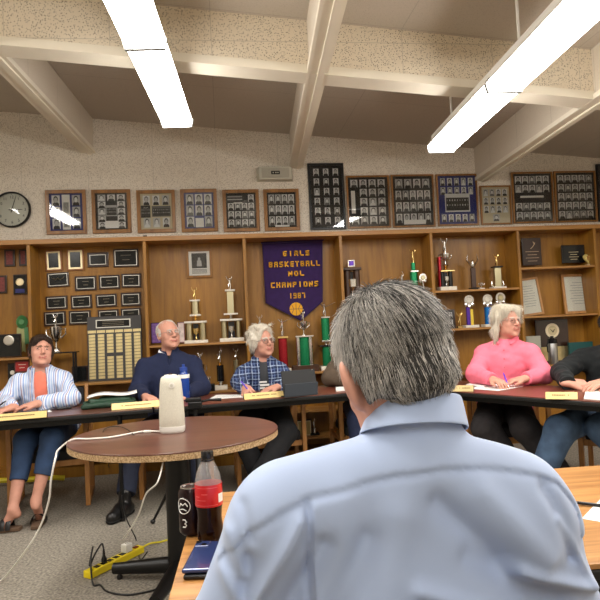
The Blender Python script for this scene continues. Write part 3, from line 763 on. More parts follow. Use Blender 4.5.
def plaid_mat(name, base, line, line2, px_=.05, pz=.05):
    m, N, L, b = _new(name)
    tc = N.new('ShaderNodeTexCoord'); nz = N.new('ShaderNodeTexNoise'); nz.inputs['Scale'].default_value = 7
    L.new(tc.outputs['Object'], nz.inputs['Vector'])
    vm = N.new('ShaderNodeVectorMath'); vm.operation = 'MULTIPLY_ADD'; vm.inputs[1].default_value = (.03, .03, .03)
    L.new(nz.outputs['Color'], vm.inputs[0]); L.new(tc.outputs['Object'], vm.inputs[2])
    sp = N.new('ShaderNodeSeparateXYZ'); L.new(vm.outputs[0], sp.inputs[0])
    out = None; cur = base
    first = True
    for ax, per, off, th, cc in (('X', px_, 0, .13, line), ('Z', pz, 0, .13, line), ('X', px_, .5, .07, line2), ('Z', pz, .45, .08, line2), ('X', px_, .3, .30, None), ('Z', pz, .3, .3, None)):
        d = N.new('ShaderNodeMath'); d.operation = 'DIVIDE'; d.inputs[1].default_value = per; L.new(sp.outputs[ax], d.inputs[0])
        a = N.new('ShaderNodeMath'); a.operation = 'ADD'; a.inputs[1].default_value = off; L.new(d.outputs[0], a.inputs[0])
        f = N.new('ShaderNodeMath'); f.operation = 'FRACT'; L.new(a.outputs[0], f.inputs[0])
        l = N.new('ShaderNodeMath'); l.operation = 'LESS_THAN'; l.inputs[1].default_value = th; L.new(f.outputs[0], l.inputs[0])
        s_ = N.new('ShaderNodeMath'); s_.operation = 'MULTIPLY'; s_.inputs[1].default_value = .75 if cc else .45; L.new(l.outputs[0], s_.inputs[0])
        mx = N.new('ShaderNodeMix'); mx.data_type = 'RGBA'; L.new(s_.outputs[0], mx.inputs[0])
        if out is None: mx.inputs[6].default_value = base
        else: L.new(out, mx.inputs[6])
        mx.inputs[7].default_value = cc or tuple(x*.35 for x in base[:3])+(1,); out = mx.outputs[2]
    L.new(out, b.inputs['Base Color']); b.inputs['Roughness'].default_value = .85
    return m
M_glass_wire = mat('thin metal spectacle frame', col(150, 140, 130), .3, .8)
M_glass_dark = mat('dark spectacle frame', col(58, 44, 48), .35)
M_black_leather = mat('black leather', col(22, 21, 22), .35, var=.2)
M_sole = mat('black rubber sole', col(16, 16, 16), .7)
HX = lambda x, y, z: V3((x, y, z))
# ======== the woman in the striped shirt
TBL = .745
def tfront(x): return 4.066+(x+1.412)*0.153      # front edge of the left run of tables
hd_ = PY(41, 352, 4.77)
def dress_stripe(top, T):
    tee = mat('coral t-shirt', col(240, 132, 108), .85, var=.05, vscale=25, bump=.2, bscale=60)
    wht = mat('faded white print', col(232, 200, 190), .85)
    sm = stripes_mat('blue red and white striped cotton', col(176, 196, 226), [(.16, col(222, 226, 236)), (.26, col(128, 152, 206)), (.36, col(196, 208, 230)), (.52, col(150, 84, 104)), (.58, col(218, 224, 236)), (.72, col(140, 164, 214)), (.86, col(206, 216, 234))], .060)
    a = top('tshirt', -.006, tee, 5, .003, sleeve=False)
    # faded print on the chest
    b = MB()
    for i, (x, z, w_, h_) in enumerate(((-.02, -.20, .05, .014), (.005, -.225, .07, .016), (-.01, -.25, .045, .014))):
        q = T['nb']+T['ax']*x+V3((0, 0, z))+T['fw']*.131; b.box(q, (w_, .004, h_), rz=0)
    b.build('print', wht, a)
    top('striped_shirt', .016, sm, 11, .006, cut=V_open(T, .42, .040, .072), hem=.50)
    collar_mesh(T, sm, r=.074, h1=.030, fold=.055, gap=.62, spread=1.6)
lx = hd_.x
person_L, TL = person('woman in a blue striped shirt and jeans looking up, seated below the wall clock', (lx+.03, 4.93, 0), dict(
    head=hd_, hrot=(24, 15, 5), hk=1.0, wide=1.03, jaw=1.15, skin=M_skin2, tyaw=12, sw=.155, tk=1.14, drop=.08,
    el=[(lx-.24, 4.66, .80), (lx+.25, 4.62, .80)], wr=[(lx-.08, 4.36, .79), (lx+.07, 4.42, .80)],
    hd=[((-.6, -.8, -.1), (0, -.1, 1), .5), ((-.95, -.25, -.08), (0, -.1, 1), .35)], hside=-1,
    kn=[PY(26, 440, 4.42), PY(52, 438, 4.36)], an=[PY(13, 509, 4.22), PY(36, 500, 4.24)], toe=[PZ(4, 527, .03), PZ(40, 518, .03)],
    cuff=.40, leg=.002, pants=mat('washed blue denim', col(44, 66, 100), .85, var=.22, vscale=14), dress=dress_stripe, brow=mat('brown brow', col(110, 80, 62), .8)))
def h_short(G, k):
    G.ell((0, .026*k, .042*k), (.081*k, .098*k, .084*k), .01)
    G.ell((0, -.018*k, .078*k), (.068*k, .070*k, .046*k), .03)
    for s in (-1, 1): G.ell((s*.073*k, .01*k, .005*k), (.016*k, .034*k, .048*k), .02)
    G.ell((0, .075*k, -.03*k), (.06*k, .04*k, .05*k), .03)
    G.ell((0, -.115*k, .005*k), (.066*k, .072*k, .098*k), .01, None, 'cut')
hair_solid(TL, (40, 86, (1, .76, .62)), h_short, 4, L_=.032)
# sandals with two straps
def sandals(T, m, ms):
    for s in (-1, 1):
        an, toe = T['an'][s], T['toe'][s]; fd = toe-an; fd[2] = 0; fd = unit(fd); sx = np.cross(V3((0, 0, 1)), fd); heel = V3((an[0], an[1], 0))-fd*.05
        Ln = np.linalg.norm((toe-heel)[:2])+.035; b = MB()
        pr = [(0, .028), (.25, .034), (.5, .036), (.75, .046), (.92, .040), (1, .020)]
        pts = [heel+fd*Ln*u+sx*w_ for u, w_ in pr]+[heel+fd*Ln*u-sx*w_ for u, w_ in reversed(pr)]
        n = len(pts)
        b.add([tuple(q[:2])+(.004,) for q in pts]+[tuple(q[:2])+(.026,) for q in pts], [tuple(range(n-1, -1, -1)), tuple(range(n, 2*n))]+[(j, (j+1) % n, n+(j+1) % n, n+j) for j in range(n)])
        o = b.build('sandal', ms, T['t'], bevel=.003)
        for u in (.50, .76):
            c = heel+fd*Ln*u; w_ = .046
            arc = [c+sx*(math.cos(a)*w_)+V3((0, 0, .018+math.sin(a)*.062)) for a in [i*math.pi/10 for i in range(11)]]
            MB().tube(arc, .016, 8, flat=.25).build('strap', m, o, smooth=True)
sandals(TL, M_black_leather, mat('cork footbed', col(96, 74, 56), .8))
# ======== the man in the navy pullover
hd2 = PY(168.5, 335, 4.95)
def dress_navy(top, T):
    nv = mat('navy knit pullover', col(20, 30, 62), .9, var=.08, vscale=40, bump=.3, bscale=400)
    top('undershirt', -.008, mat('black undershirt', col(14, 15, 20), .9), 8, .002, sleeve=False)
    a = top('pullover', .022, nv, 14, .006, cut=V_open(T, .10, .030, .006), hem=.50)
    collar_mesh(T, mat('white shirt collar', col(228, 228, 232), .7), r=.066, h1=.030, fold=.034, gap=.34, spread=1.8, name='white_collar')
x2 = hd2.x
person_M, TM = person('white-haired man in a navy pullover and glasses, seated before the name roll plaque', (x2+.02, 5.02, 0), dict(
    head=hd2, hrot=(30, 10, -1), hk=1.03, wide=1.02, skin=M_skin2, sw=.185, tk=1.30, tyaw=5, drop=.10,
    el=[(x2-.25, 4.86, .80), (x2+.25, 4.86, .80)], wr=[(x2-.15, 4.58, .785), (x2+.13, 4.58, .785)],
    hd=[((.6, -.8, -.1), (0, -.1, 1), .5), ((-.6, -.8, -.1), (0, -.1, 1), .5)], hside=-1,
    kn=[PY(133, 442, 4.60), PY(190, 442, 4.60)], an=[PY(125, 500, 4.35), PY(205, 500, 4.5)], toe=[PZ(112, 519, .03), PZ(200, 512, .03)],
    cuff=.10, leg=.008, pants=mat('dark navy trousers', col(28, 34, 54), .85, var=.15), dress=dress_navy, brow=mat('grey brow', col(170, 150, 138), .8)))
def h_receding(G, k):
    G.ell((0, .028*k, .039*k), (.0785*k, .097*k, .0845*k), .01)
    for s in (-1, 1): G.ell((s*.071*k, .014*k, .010*k), (.011*k, .034*k, .044*k), .02)
    G.ell((0, -.122*k, .004*k), (.064*k, .078*k, .096*k), .01, None, 'cut'); G.ell((0, -.05*k, -.08*k), (.08*k, .08*k, .07*k), .01, None, 'cut')
hair_solid(TM, (190, 240, (1, .97, .93)), h_receding, 9, .003, L_=.016, lift=.08)
glasses(TM, M_glass_wire); shoe_solid(TM, M_black_leather, sole=M_sole)
# ======== the man in the plaid shirt
hd3 = PY(262, 342, 5.00)
M_blackcloth = mat('black trousers', col(20, 20, 24), .9, var=.2)
def dress_plaid(top, T):
    pm = plaid_mat('blue and white plaid flannel', col(30, 50, 96), col(170, 186, 210), col(110, 130, 170), .052, .05)
    a = top('tshirt', -.006, mat('charcoal t-shirt', col(58, 60, 64), .9), 6, .002, sleeve=False)
    b = MB()
    for i, (x, z, w_, h_) in enumerate(((-.012, -.17, .06, .012), (.0, -.195, .075, .016), (-.02, -.22, .04, .014), (.03, -.22, .03, .014), (0, -.245, .07, .014), (.01, -.275, .05, .014))):
        q = T['nb']+T['ax']*x+V3((0, 0, z))+T['fw']*(.118-.02*abs(z)); b.box(q, (w_, .012, h_))
    b.build('print', mat('white print', col(226, 226, 222), .8), a)
    top('plaid_shirt', .018, pm, 18, .006, cut=V_open(T, .40, .034, .050), hem=.50)
    collar_mesh(T, pm, r=.072, h1=.026, fold=.052, gap=.60, spread=1.5)
x3 = hd3.x
person_P, TP = person('man in a blue plaid shirt with tousled white hair, writing beside the tablet', (x3+.02, 5.08, 0), dict(
    head=hd3, hrot=(30, 4, -3), hk=1.07, skin=M_skin2, sw=.150, tk=1.05, tyaw=4,
    el=[(x3-.205, 4.88, .82), (x3+.205, 4.86, .80)], wr=[(x3-.165, 4.62, .80), (x3+.08, 4.66, .79)],
    hd=[((.15, -.95, -.12), (-.5, -.1, .85), .8), ((-.9, -.4, -.1), (0, -.1, 1), .5)], hside=-1,
    kn=[PY(240, 430, 4.66), PY(286, 432, 4.60)], an=[PY(263, 486, 4.62), PY(256, 482, 4.45)], toe=[PZ(262, 492, .03), PZ(248, 496, .03)],
    cuff=.06, leg=.012, pants=M_blackcloth, dress=dress_plaid, brow=mat('white brow', col(190, 176, 164), .8)))
def h_tousled(G, k):
    G.ell((0, .024*k, .048*k), (.090*k, .104*k, .094*k), .01)
    G.ell((0, -.020*k, .092*k), (.068*k, .060*k, .034*k), .03)
    rg = random.Random(5)
    for s in (-1, 1):
        G.ell((s*.080*k, .012*k, .018*k), (.020*k, .044*k, .050*k), .02)
        for i in range(7): G.ell((s*(.078+rg.random()*.012)*k, (rg.random()*.09-.03)*k, (.01+rg.random()*.085)*k), .017*k, .01)
    for i in range(12): G.ell(((rg.random()*.14-.07)*k, (rg.random()*.10-.06)*k, (.10+rg.random()*.03)*k), .016*k, .01)
    G.ell((0, .08*k, -.03*k), (.06*k, .035*k, .05*k), .03)
    G.ell((0, -.118*k, .004*k), (.064*k, .086*k, .110*k), .01, None, 'cut')
hair_solid(TP, (205, 250, (1, .97, .91)), h_tousled, 12, .006, 80, L_=.035, lift=.5)
glasses(TP, M_glass_dark, 1.05, 1.05); shoe_solid(TP, M_black_leather, sole=M_sole)
# ======== the person in the brown jacket, mostly hidden behind the man in front
hd4 = PY(361, 342, 5.02); x4 = hd4.x
def dress_brown(top, T):
    bm = mat('brown corduroy jacket', col(84, 70, 56), .85, var=.1, vscale=30, bump=.4, bscale=300)
    top('jacket', .022, bm, 24, .006, hem=.50); collar_mesh(T, bm, r=.074, h1=.03, fold=.05, gap=.4)
person_B, TB = person('person in a brown jacket and blue jeans, mostly hidden behind the grey-haired man', (x4+.02, 5.10, 0), dict(
    head=hd4, hrot=(0, 2, 0), skin=M_skin2, sw=.215, drop=.065, tk=1.18, tyaw=0, h=.006,
    el=[(x4-.30, 4.90, .82), (x4+.29, 4.88, .84)], wr=[(x4-.12, 4.66, .79), (x4+.12, 4.66, .79)],
    hd=[((.4, -.9, -.1), (0, -.1, 1), .5), ((-.4, -.9, -.1), (0, -.1, 1), .5)], hside=-1,
    kn=[(x4-.15, 4.60, .52), (x4+.16, 4.60, .52)], an=[(x4-.17, 4.55, .09), (x4+.17, 4.55, .09)], toe=[(x4-.19, 4.40, .03), (x4+.19, 4.40, .03)],
    cuff=.1, leg=.008, pants=mat('dark blue jeans', col(26, 36, 66), .85, var=.15), dress=dress_brown))
hair_solid(TB, (80, 150, (1, .9, .8)), h_short, 31); shoe_solid(TB, M_black_leather, sole=M_sole, h=.006)
# ======== the woman in pink
hd5 = PY(507, 322, 4.40); x5 = hd5.x; y5 = hd5.y
def dress_pink(top, T):
    pk = mat('pink linen blouse', col(238, 118, 140), .85, var=.05, vscale=30, bump=.3, bscale=300)
    a = top('blouse', .020, pk, 27, .006, cut=V_open(T, .035, .022, .004), hem=.44)
    collar_mesh(T, pk, r=.068, h1=.030, fold=.004, gap=.42, spread=.6)
    b = MB()
    for i in range(6):
        q = T['nb']+V3((0, 0, -.06-.065*i))+T['fw']*(.125+.012*i-.002*i*i); b.ball(q, (.006, .004, .006), 8)
    b.build('buttons', mat('dull pink button', col(190, 92, 108), .5), a)
person_K, TK = person('woman in a pink blouse with long white hair and glasses, seated at the angled table', (x5-.01, y5+.12, 0), dict(
    head=hd5, hrot=(16, 5, 2), hk=1.04, skin=M_skin2, tyaw=-36, sw=.170, tk=1.18,
    el=[(x5-.28, y5+.00, .82), (x5+.17, y5-.18, .81)], wr=[(x5-.25, y5-.24, .80), (x5-.04, y5-.30, .80)],
    hd=[((.15, -1, -.1), (0, -.1, 1), .5), ((-1, .1, -.08), (0, -.1, 1), .5)], hside=-1,
    kn=[PY(485, 428, 4.10), PY(525, 428, 4.0)], an=[(x5-.12, 4.05, .10), (x5+.14, 3.95, .10)], toe=[(x5-.18, 3.9, .03), (x5+.08, 3.8, .03)],
    cuff=.05, leg=.022, pants=mat('charcoal trousers', col(38, 34, 36), .9, var=.25), dress=dress_pink, brow=mat('pale brow', col(196, 170, 156), .8)))
def h_long(G, k):
    G.ell((0, .026*k, .046*k), (.089*k, .106*k, .092*k), .01)
    G.ell((0, -.018*k, .088*k), (.064*k, .056*k, .032*k), .03)
    for s in (-1, 1):
        G.chain([(s*.050*k, -.048*k, .085*k), (s*.080*k, -.015*k, .03*k), (s*.084*k, .025*k, -.05*k), (s*.075*k, .045*k, -.13*k)], [.028*k, .022*k, .024*k, .014*k], .02)
    G.chain([(0, .08*k, .02*k), (.0, .085*k, -.06*k), (0, .07*k, -.14*k)], [.05*k, .05*k, .03*k], .03)
    G.ell((0, -.122*k, -.008*k), (.062*k, .086*k, .112*k), .01, None, 'cut')
hair_solid(TK, (200, 250, (1, .965, .89)), h_long, 15, .0045, 90, n=4500, L_=.055, lift=.20, zmin=-.15)
glasses(TK, M_glass_wire, 1.0, .95); shoe_solid(TK, M_black_leather, sole=M_sole)
# ======== the man at the right edge
hd6 = PY(613, 329, 4.03); x6 = hd6.x; y6 = hd6.y
def dress_hood(top, T):
    bk = mat('black hooded sweatshirt', col(16, 20, 22), .95, var=.1, vscale=30)
    a = top('sweatshirt', .022, bk, 37, .007, hem=.50, slv=-.10)
    collar_mesh(T, bk, r=.076, h1=.045, fold=.075, gap=.25, spread=1.0, name='hood_collar')
    c = MB(); nb, fw, ax = T['nb'], T['fw'], T['ax']
    c.tube([nb-ax*.055+fw*.085+V3((0, 0, .02)), nb-ax*.05+fw*.125+V3((0, 0, -.02)), nb-ax*.02+fw*.145+V3((0, 0, -.045))], .0035, 6)
    c.build('drawstring', mat('grey drawstring', col(170, 172, 176), .7), a)
person_H, TH = person('person in a black hooded sweatshirt and jeans, cut off by the right edge', (x6+.08, y6+.08, 0), dict(
    head=hd6, hrot=(-40, -2, 0), skin=M_skin2, sw=.225, tk=1.28, drop=.075, tyaw=-38,
    el=[tuple(PY(561, 372, y6+.06)), (x6+.20, y6-.20, .84)], wr=[tuple(PZ(568, 383, .79)), tuple(PZ(608, 382, .80))],
    hd=[((.95, -.25, -.05), (-.2, -.3, 1), .7), ((-1, -.1, -.08), (0, -.2, 1), .4)], hside=-1, handk=1.2,
    kn=[PY(560, 430, 3.70), PY(602, 428, 3.64)], an=[PY(541, 478, 3.72), (x6-.1, 3.5, .10)], toe=[PZ(532, 503, .03), (x6-.2, 3.34, .03)],
    cuff=.08, leg=.022, pants=mat('faded blue jeans', col(66, 88, 116), .85, var=.28, vscale=12), dress=dress_hood))
def h_cap(G, k):
    G.ell((0, .02*k, .050*k), (.088*k, .106*k, .090*k), .01); G.ell((0, -.11*k, -.035*k), (.08*k, .08*k, .08*k), .01, None, 'cut'); G.ell((0, .0, -.07*k), (.1, .12, .07*k), .01, None, 'cut')
hair_solid(TH, (18, 44, (1, .8, .75)), h_cap, 44)
shoe_solid(TH, M_black_leather, sole=M_sole)
# ======== the man in the light blue shirt, seen from behind
YN = .90
hdn = PY(394, 368, .93)
locn = (hdn.x+.02, .86, 0)
tn = empty('person', locn, 0, 'grey-haired man in a light blue dress shirt seen from behind in front', 'person')
LN = V3(locn); WN = lambda q: V3(q)-LN
pn = lambda px, py, y=YN: WN(PY(px, py, y))
hpn = WN(hdn); Rn = rotm(192, -20, -9); kn_ = 1.0
def inner(S, inf):
    """torso and arms, inf metres larger than the body"""
    S.cap(pn(411, 476, .90), pn(290, 511, .90), .068+inf, .072+inf, .035)
    S.cap(pn(411, 476, .90), pn(512, 508, .90), .068+inf, .076+inf, .035)
    S.ell(pn(400, 585, .93), (.205+inf, .115+inf, .17), .06); S.ell(pn(398, 700, .97), (.19+inf, .125+inf, .20), .06)
    S.ell(V3((0, .12, .60)), (.19+inf, .14+inf, .14), .06)
    S.chain([pn(276, 525, .92), pn(223, 655, .96), WN((.05, 1.30, .80))], [.064+inf, .058+inf, .040+inf*.6], .04)
    S.chain([pn(528, 532, .92), pn(560, 625, .97), WN((.56, 1.40, .80))], [.070+inf, .060+inf, .040+inf*.6], .04)
# body
SB = Solid((-.46, -.22, -.006), (.46, .86, 1.36), .0045)
face_solid(SB, hpn, Rn, 1.03)
SB.frame(Rn, hpn)
for s in (-1, 1):
    SB.ell((s*.084, .010, -.012), (.011, .025, .041), .006, 0, rot=rotm(s*-32, 8))
SB.frame()
SB.cap(pn(400, 380, .925), pn(410, 440, .90), .058, .060, .03)
inner(SB, -.028)
hand_solid(SB, WN((.08, 1.34, .79)), (.7, .6, -.08), (0, .1, 1), -1, .4); hand_solid(SB, WN((.50, 1.46, .79)), (-.6, .7, -.08), (0, .1, 1), 1, .4)
for s in (-1, 1):
    SB.chain([V3((s*.10, .10, .53)), V3((s*.16, .52, .54)), V3((s*.17, .50, .10))], [.075, .055, .038], .03)
    SB.cap(V3((s*.17, .50, .07)), V3((s*.18, .66, .035)), .038, .026, .02)
me = SB.mesh('body'); link('body', me, [M_skin2, M_lip, M_eye, M_white_eye, M_brow], tn)
# shirt
SH_ = Solid((-.43, -.24, .46), (.46, .58, 1.20), .0036)
inner(SH_, .010)
SH_.cap(pn(412, 470), pn(414, 425), .070, .061, .03)
for s, wq in ((0, WN((.05, 1.30, .80))), (1, WN((.56, 1.40, .80)))): SH_.half(wq+V3((0, .0, 0)), (.2 if s == 0 else -.2, 1, -.05), lo=wq-.13, hi=wq+.13)
SH_.half(pn(414, 410), (0, .12, 1)); SH_.half((0, 0, .49), (0, 0, -1))
seam = [(196, 590), (214, 556), (250, 532), (280, 513), (308, 498), (350, 486), (400, 474.5), (440, 468), (480, 466), (507, 468.5), (535, 474), (557, 482), (576, 506), (590, 545)]
def hit(px, py):
    d = ray(px, py); d = V3(d/d.y); o_ = V3(CAM)-LN
    for yy in np.arange(.62, 1.10, .003):
        q = o_+d*yy; ii = np.round((q-SH_.lo)/SH_.h).astype(int)
        if (ii >= 0).all() and (ii < SH_.n).all() and SH_.D[tuple(ii)] < 0: return q
    return pn(px, py, .84)
sp_ = np.array([hit(a, b) for a, b in seam])
def tri(u): return np.maximum(0, 1-np.abs(u))
ridges = [  # (from px, to px, width px, height m)
    ((300, 520), (250, 605), 9, .008), ((322, 545), (272, 640), 14, -.008), ((345, 500), (352, 610), 22, .005),
    ((440, 505), (500, 560), 16, -.009), ((480, 490), (545, 560), 18, .007), ((520, 572), (594, 584), 9, .009), ((470, 560), (560, 600), 14, -.007),
    ((400, 520), (385, 610), 26, .006), ((228, 528), (244, 575), 8, .005), ((243, 505), (252, 540), 7, -.003),
    ((205, 560), (240, 600), 9, .006), ((545, 490), (575, 560), 10, -.007), ((420, 590), (520, 610), 10, .006), ((250, 560), (240, 640), 10, -.006),
    ((560, 520), (590, 580), 6, .005), ((365, 540), (330, 620), 16, -.006)]
w1, w2 = wav(71, 8, 16), wav(72, 8, 48)
def fold(x, y, z):
    back = np.clip((.06-y)/.05, 0, 1)
    zs = np.interp(x, sp_[:, 0], sp_[:, 2]); d = z-zs
    out = -.0034*np.clip(d/.005+.5, 0, 1)*back*np.exp(-np.maximum(d-.05, 0)/.03) + .0030*np.exp(-((d+.003)/.0050)**2)*back
    # box pleat edge right below the seam
    xp_ = hit(312, 540)[0]; below = np.clip(-d/.01, 0, 1)*np.exp(-np.maximum(-d-.16, 0)/.05)
    out = out - .0075*below*back*np.clip((x-xp_)/.003, 0, 1)*np.exp(-np.maximum(x-xp_-.004, 0)/.035)
    out = out + .0055*below*back*np.exp(-((x-xp_+.004)/.004)**2)
    for a, b, wd, hg in ridges:
        A, B = hit(*a), hit(*b); dx, dz = B[0]-A[0], B[2]-A[2]; L2 = dx*dx+dz*dz
        t = ((x-A[0])*dx+(z-A[2])*dz)/L2; tc = np.clip(t, 0, 1)
        r2 = (x-A[0]-tc*dx)**2+(z-A[2]-tc*dz)**2; wm = wd*.0012
        out = out-hg*1.7*np.exp(-r2/(wm*wm))*back
    sl = np.clip((np.abs(x)-.2)/.06, 0, 1)
    return out+.0040*w1(x, y, z)+.0016*w2(x, y, z)*(.5+sl)
SH_.warp(fold)
m, N, L, b = _new('light blue oxford cotton')
tc = N.new('ShaderNodeTexCoord'); n = N.new('ShaderNodeTexNoise'); n.inputs['Scale'].default_value = 900
bp = N.new('ShaderNodeBump'); bp.inputs['Strength'].default_value = .15; bp.inputs['Distance'].default_value = .0006
L.new(tc.outputs['Object'], n.inputs['Vector']); L.new(n.outputs['Fac'], bp.inputs['Height']); L.new(bp.outputs['Normal'], b.inputs['Normal'])
b.inputs['Base Color'].default_value = col(170, 187, 219); b.inputs['Roughness'].default_value = .75; b.inputs['Sheen Weight'].default_value = .25; b.inputs['Specular IOR Level'].default_value = .3
M_oxford = m
shirt = link('dress_shirt', SH_.mesh('dress_shirt', relax=2), [m], tn)
# collar: stand hidden under the turned-down fall, its lower edge curving across the back
cb = MB(); K = 72
Tc = V3((.0, 0, 1)); ctr_t = pn(416, 398, .912); ctr_b = pn(413, 428, .90)
prof = [(.000, -.1), (.0, .75), (.04, 1.0), (.12, 1.08), (.22, 1.03), (.40, .80), (.62, .48), (.85, .15), (1.0, -.05)]
vs = []
for i in range(K+1):
    a = R(-118+236*i/K)          # 0 = straight back towards -Y
    d = V3((math.sin(a), -math.cos(a), 0)); fr = 1-math.cos(a)
    for o, z in prof:
        rx = .0625+.0190*o; ry = .066+.022*o
        q = ctr_b+(ctr_t-ctr_b)*(z*1.02) + V3((d[0]*rx, d[1]*ry, 0))
        q = q+V3((0, 0, .010-.014*fr+.014*(1-fr)*o-.004*math.sin(a))); vs.append(q)
k = len(prof)
cb.add(vs, [(i*k+j, i*k+j+1, (i+1)*k+j+1, (i+1)*k+j) for i in range(K) for j in range(k-1)])
co = cb.build('collar', m, shirt, smooth=True); so = co.modifiers.new('t', 'SOLIDIFY'); so.thickness = .003; so.offset = 0; sd = co.modifiers.new('s', 'SUBSURF'); sd.levels = sd.render_levels = 1
# trousers, belt and shoes
G = Solid((-.36, -.16, .02), (.36, .72, .78), .006)
G.ell(V3((0, .12, .56)), (.20, .155, .12), .05)
for s in (-1, 1): G.chain([V3((s*.10, .12, .53)), V3((s*.16, .52, .55)), V3((s*.17, .50, .12))], [.10, .078, .060], .03)
G.half((0, 0, .09), (0, 0, -1)); f1 = wav(91, 7, 40); G.warp(lambda x, y, z: .004*f1(x, y, z))
link('trousers', G.mesh('trousers'), [mat('khaki trousers', col(120, 108, 86), .85, var=.1)], tn)
shoe_solid(dict(an={-1: V3((-.17, .50, .09)), 1: V3((.17, .50, .09))}, toe={-1: V3((-.18, .66, .03)), 1: V3((.18, .66, .03))}, t=tn), M_black_leather, h=.006, sole=M_sole)
# hair: a soft scalp layer and thousands of separate strands combed back and down
G = Solid(hpn-.16, hpn+.17, .0035); G.frame(Rn, hpn)
def scalp(G, g=0.0):
    G.ell((0, .020, .040), (.080+g, .101+g, .088+g), .01)
    for s in (-1, 1): G.ell((s*.070, .020, -.005), (.013+g, .040, .045), .02)
    G.ell((0, .062, -.035), (.058+g, .050+g, .040), .03)
    G.ell((0, -.125, -.01), (.080, .080, .085), .01, None, 'cut')
    for s in (-1, 1): G.ell((s*.090, -.004, -.024), (.034, .034, .040), .006, None, 'cut')
scalp(G, .000); G.frame()
hair_base_me = G.mesh('hair')
def near_col(p, rg):
    n = len(p); edge = np.minimum(1, np.abs(p[:, 0])/.075)**2*.50+.16*(p[:, 0] > .03)+.26*wav(6, 8, 55)(p[:, 0], p[:, 1], p[:, 2]*.35)-.12*(np.abs(p[:, 0]) < .04)*(p[:, 2] < .02)
    g = rg.rand(n) < (.34+edge); v = np.where(g, rg.uniform(165, 240, n), rg.uniform(36, 92, n))
    return v[:, None]*V3((1, .975, .94))
def near_keep(x, y, z): return (z > -.062) & ~((np.abs(x) > .052) & (z < -.035)) & ~((np.abs(x) > .046) & (y < .042) & (z < .010)) & (y > -.075)
hm = strands(hair_base_me, hpn, Rn, (-.016, .012, .128), 19000, None, lambda p: .015+.022*np.clip((p[:, 2]+.07)/.14, 0, 1), .00058, near_col, near_keep, lift=.14, sway=.32, jit=.10, grav=.12, seed=3, base_col=(66, 60, 54), fall=.85)
link('hair', hm, [HAIRM], tn)
# ------------------------------------------------------------------ things on the wall above the bookcase
M_fr = wood('honey oak frame', col(112, 74, 26), col(152, 104, 44), 'Z', 10, 8, .4, .2)
M_frb = mat('black frame', col(16, 16, 18), .4)
M_ivory = mat('ivory mat board', col(206, 194, 160), .8); M_slate = mat('dark grey mount', col(44, 44, 44), .8); M_royal = mat('royal blue mount', col(34, 46, 116), .8)
M_ink = mat('black mount', col(20, 22, 22), .8)
PG = [mat('portrait print %s' % n, col(v, v, v-4), .7) for n, v in (('pale', 226), ('light', 190), ('mid', 150), ('dim', 104), ('deep', 56), ('ink', 24))]
M_label = mat('white caption card', col(244, 242, 234), .8)
PMATS = PG+[M_label]
def portraits(m, cells, y, rg):
    """head-and-shoulders photographs printed on the sheet: backdrop, shoulders, face, hair"""
    for (x, z, w, h) in cells:
        bgm = rg.choice([0, 0, 0, 1, 1]); m.mi = bgm
        m.quad((x-w/2, y, z-h/2), (x+w/2, y, z-h/2), (x+w/2, y, z+h/2), (x-w/2, y, z+h/2))
        m.mi = rg.choice([5, 5, 4, 3, 0]) if bgm > 0 else rg.choice([5, 5, 4])
        pts = [(-.42, -.5), (.42, -.5), (.36, -.26), (.14, -.14), (-.14, -.14), (-.36, -.26)]
        m.add([(x+a*w, y-.0004, z+b_*h) for a, b_ in pts], [tuple(range(6))])
        m.mi = rg.choice([5, 5, 4, 3]); m.add([(x+.29*w*math.cos(t), y-.0008, z+.12*h+.32*h*math.sin(t)) for t in [i*math.pi/5 for i in range(10)]], [tuple(range(10))])
        m.mi = 1 if bgm == 0 else 0
        m.add([(x+.22*w*math.cos(t), y-.0012, z+.04*h+.26*h*math.sin(t)) for t in [i*math.pi/5 for i in range(10)]], [tuple(range(10))])
def framed(name, px0, px1, py0, py1, label, mount, layout, frame=M_fr, y=WALL_Y, fw=.020, group=None, tilt=1.0, cat='framed picture', seed=0, th=.022, glass=True):
    a, b_ = PY(px0, (py0+py1)/2, y-.02), PY(px1, (py0+py1)/2, y-.02); c = PY((px0+px1)/2, (py0+py1)/2, y-.02)
    w = b_.x-a.x; h = (PY((px0+px1)/2, py0, y-.02).z-PY((px0+px1)/2, py1, y-.02).z)
    t = empty(name, (c.x, y-.001, c.z-h/2), 0, label, cat, group); t.rotation_euler = (R(tilt), 0, 0)
    m = MB()
    for x0, x1, z0, z1 in ((-w/2, w/2, 0, fw), (-w/2, w/2, h-fw, h), (-w/2, -w/2+fw, fw, h-fw), (w/2-fw, w/2, fw, h-fw)): m.b2(x0, x1, -th, 0, z0, z1)
    m.build('frame', frame, t, bevel=.002)
    MB().b2(-w/2+fw, w/2-fw, -.009, -.001, fw, h-fw).build('mount', mount, t)
    rg = random.Random(seed+int(px0)); m = MB(); W_, H_ = w-2*fw, h-2*fw; yy = -.0095
    layout(m, W_, H_, fw, yy, rg)
    if m.f: m.build('photographs', PMATS, t)
    if glass: MB().b2(-w/2+fw, w/2-fw, -.0155, -.0135, fw, h-fw).build('glass_pane', pane_mat(), t)
    return t, w, h
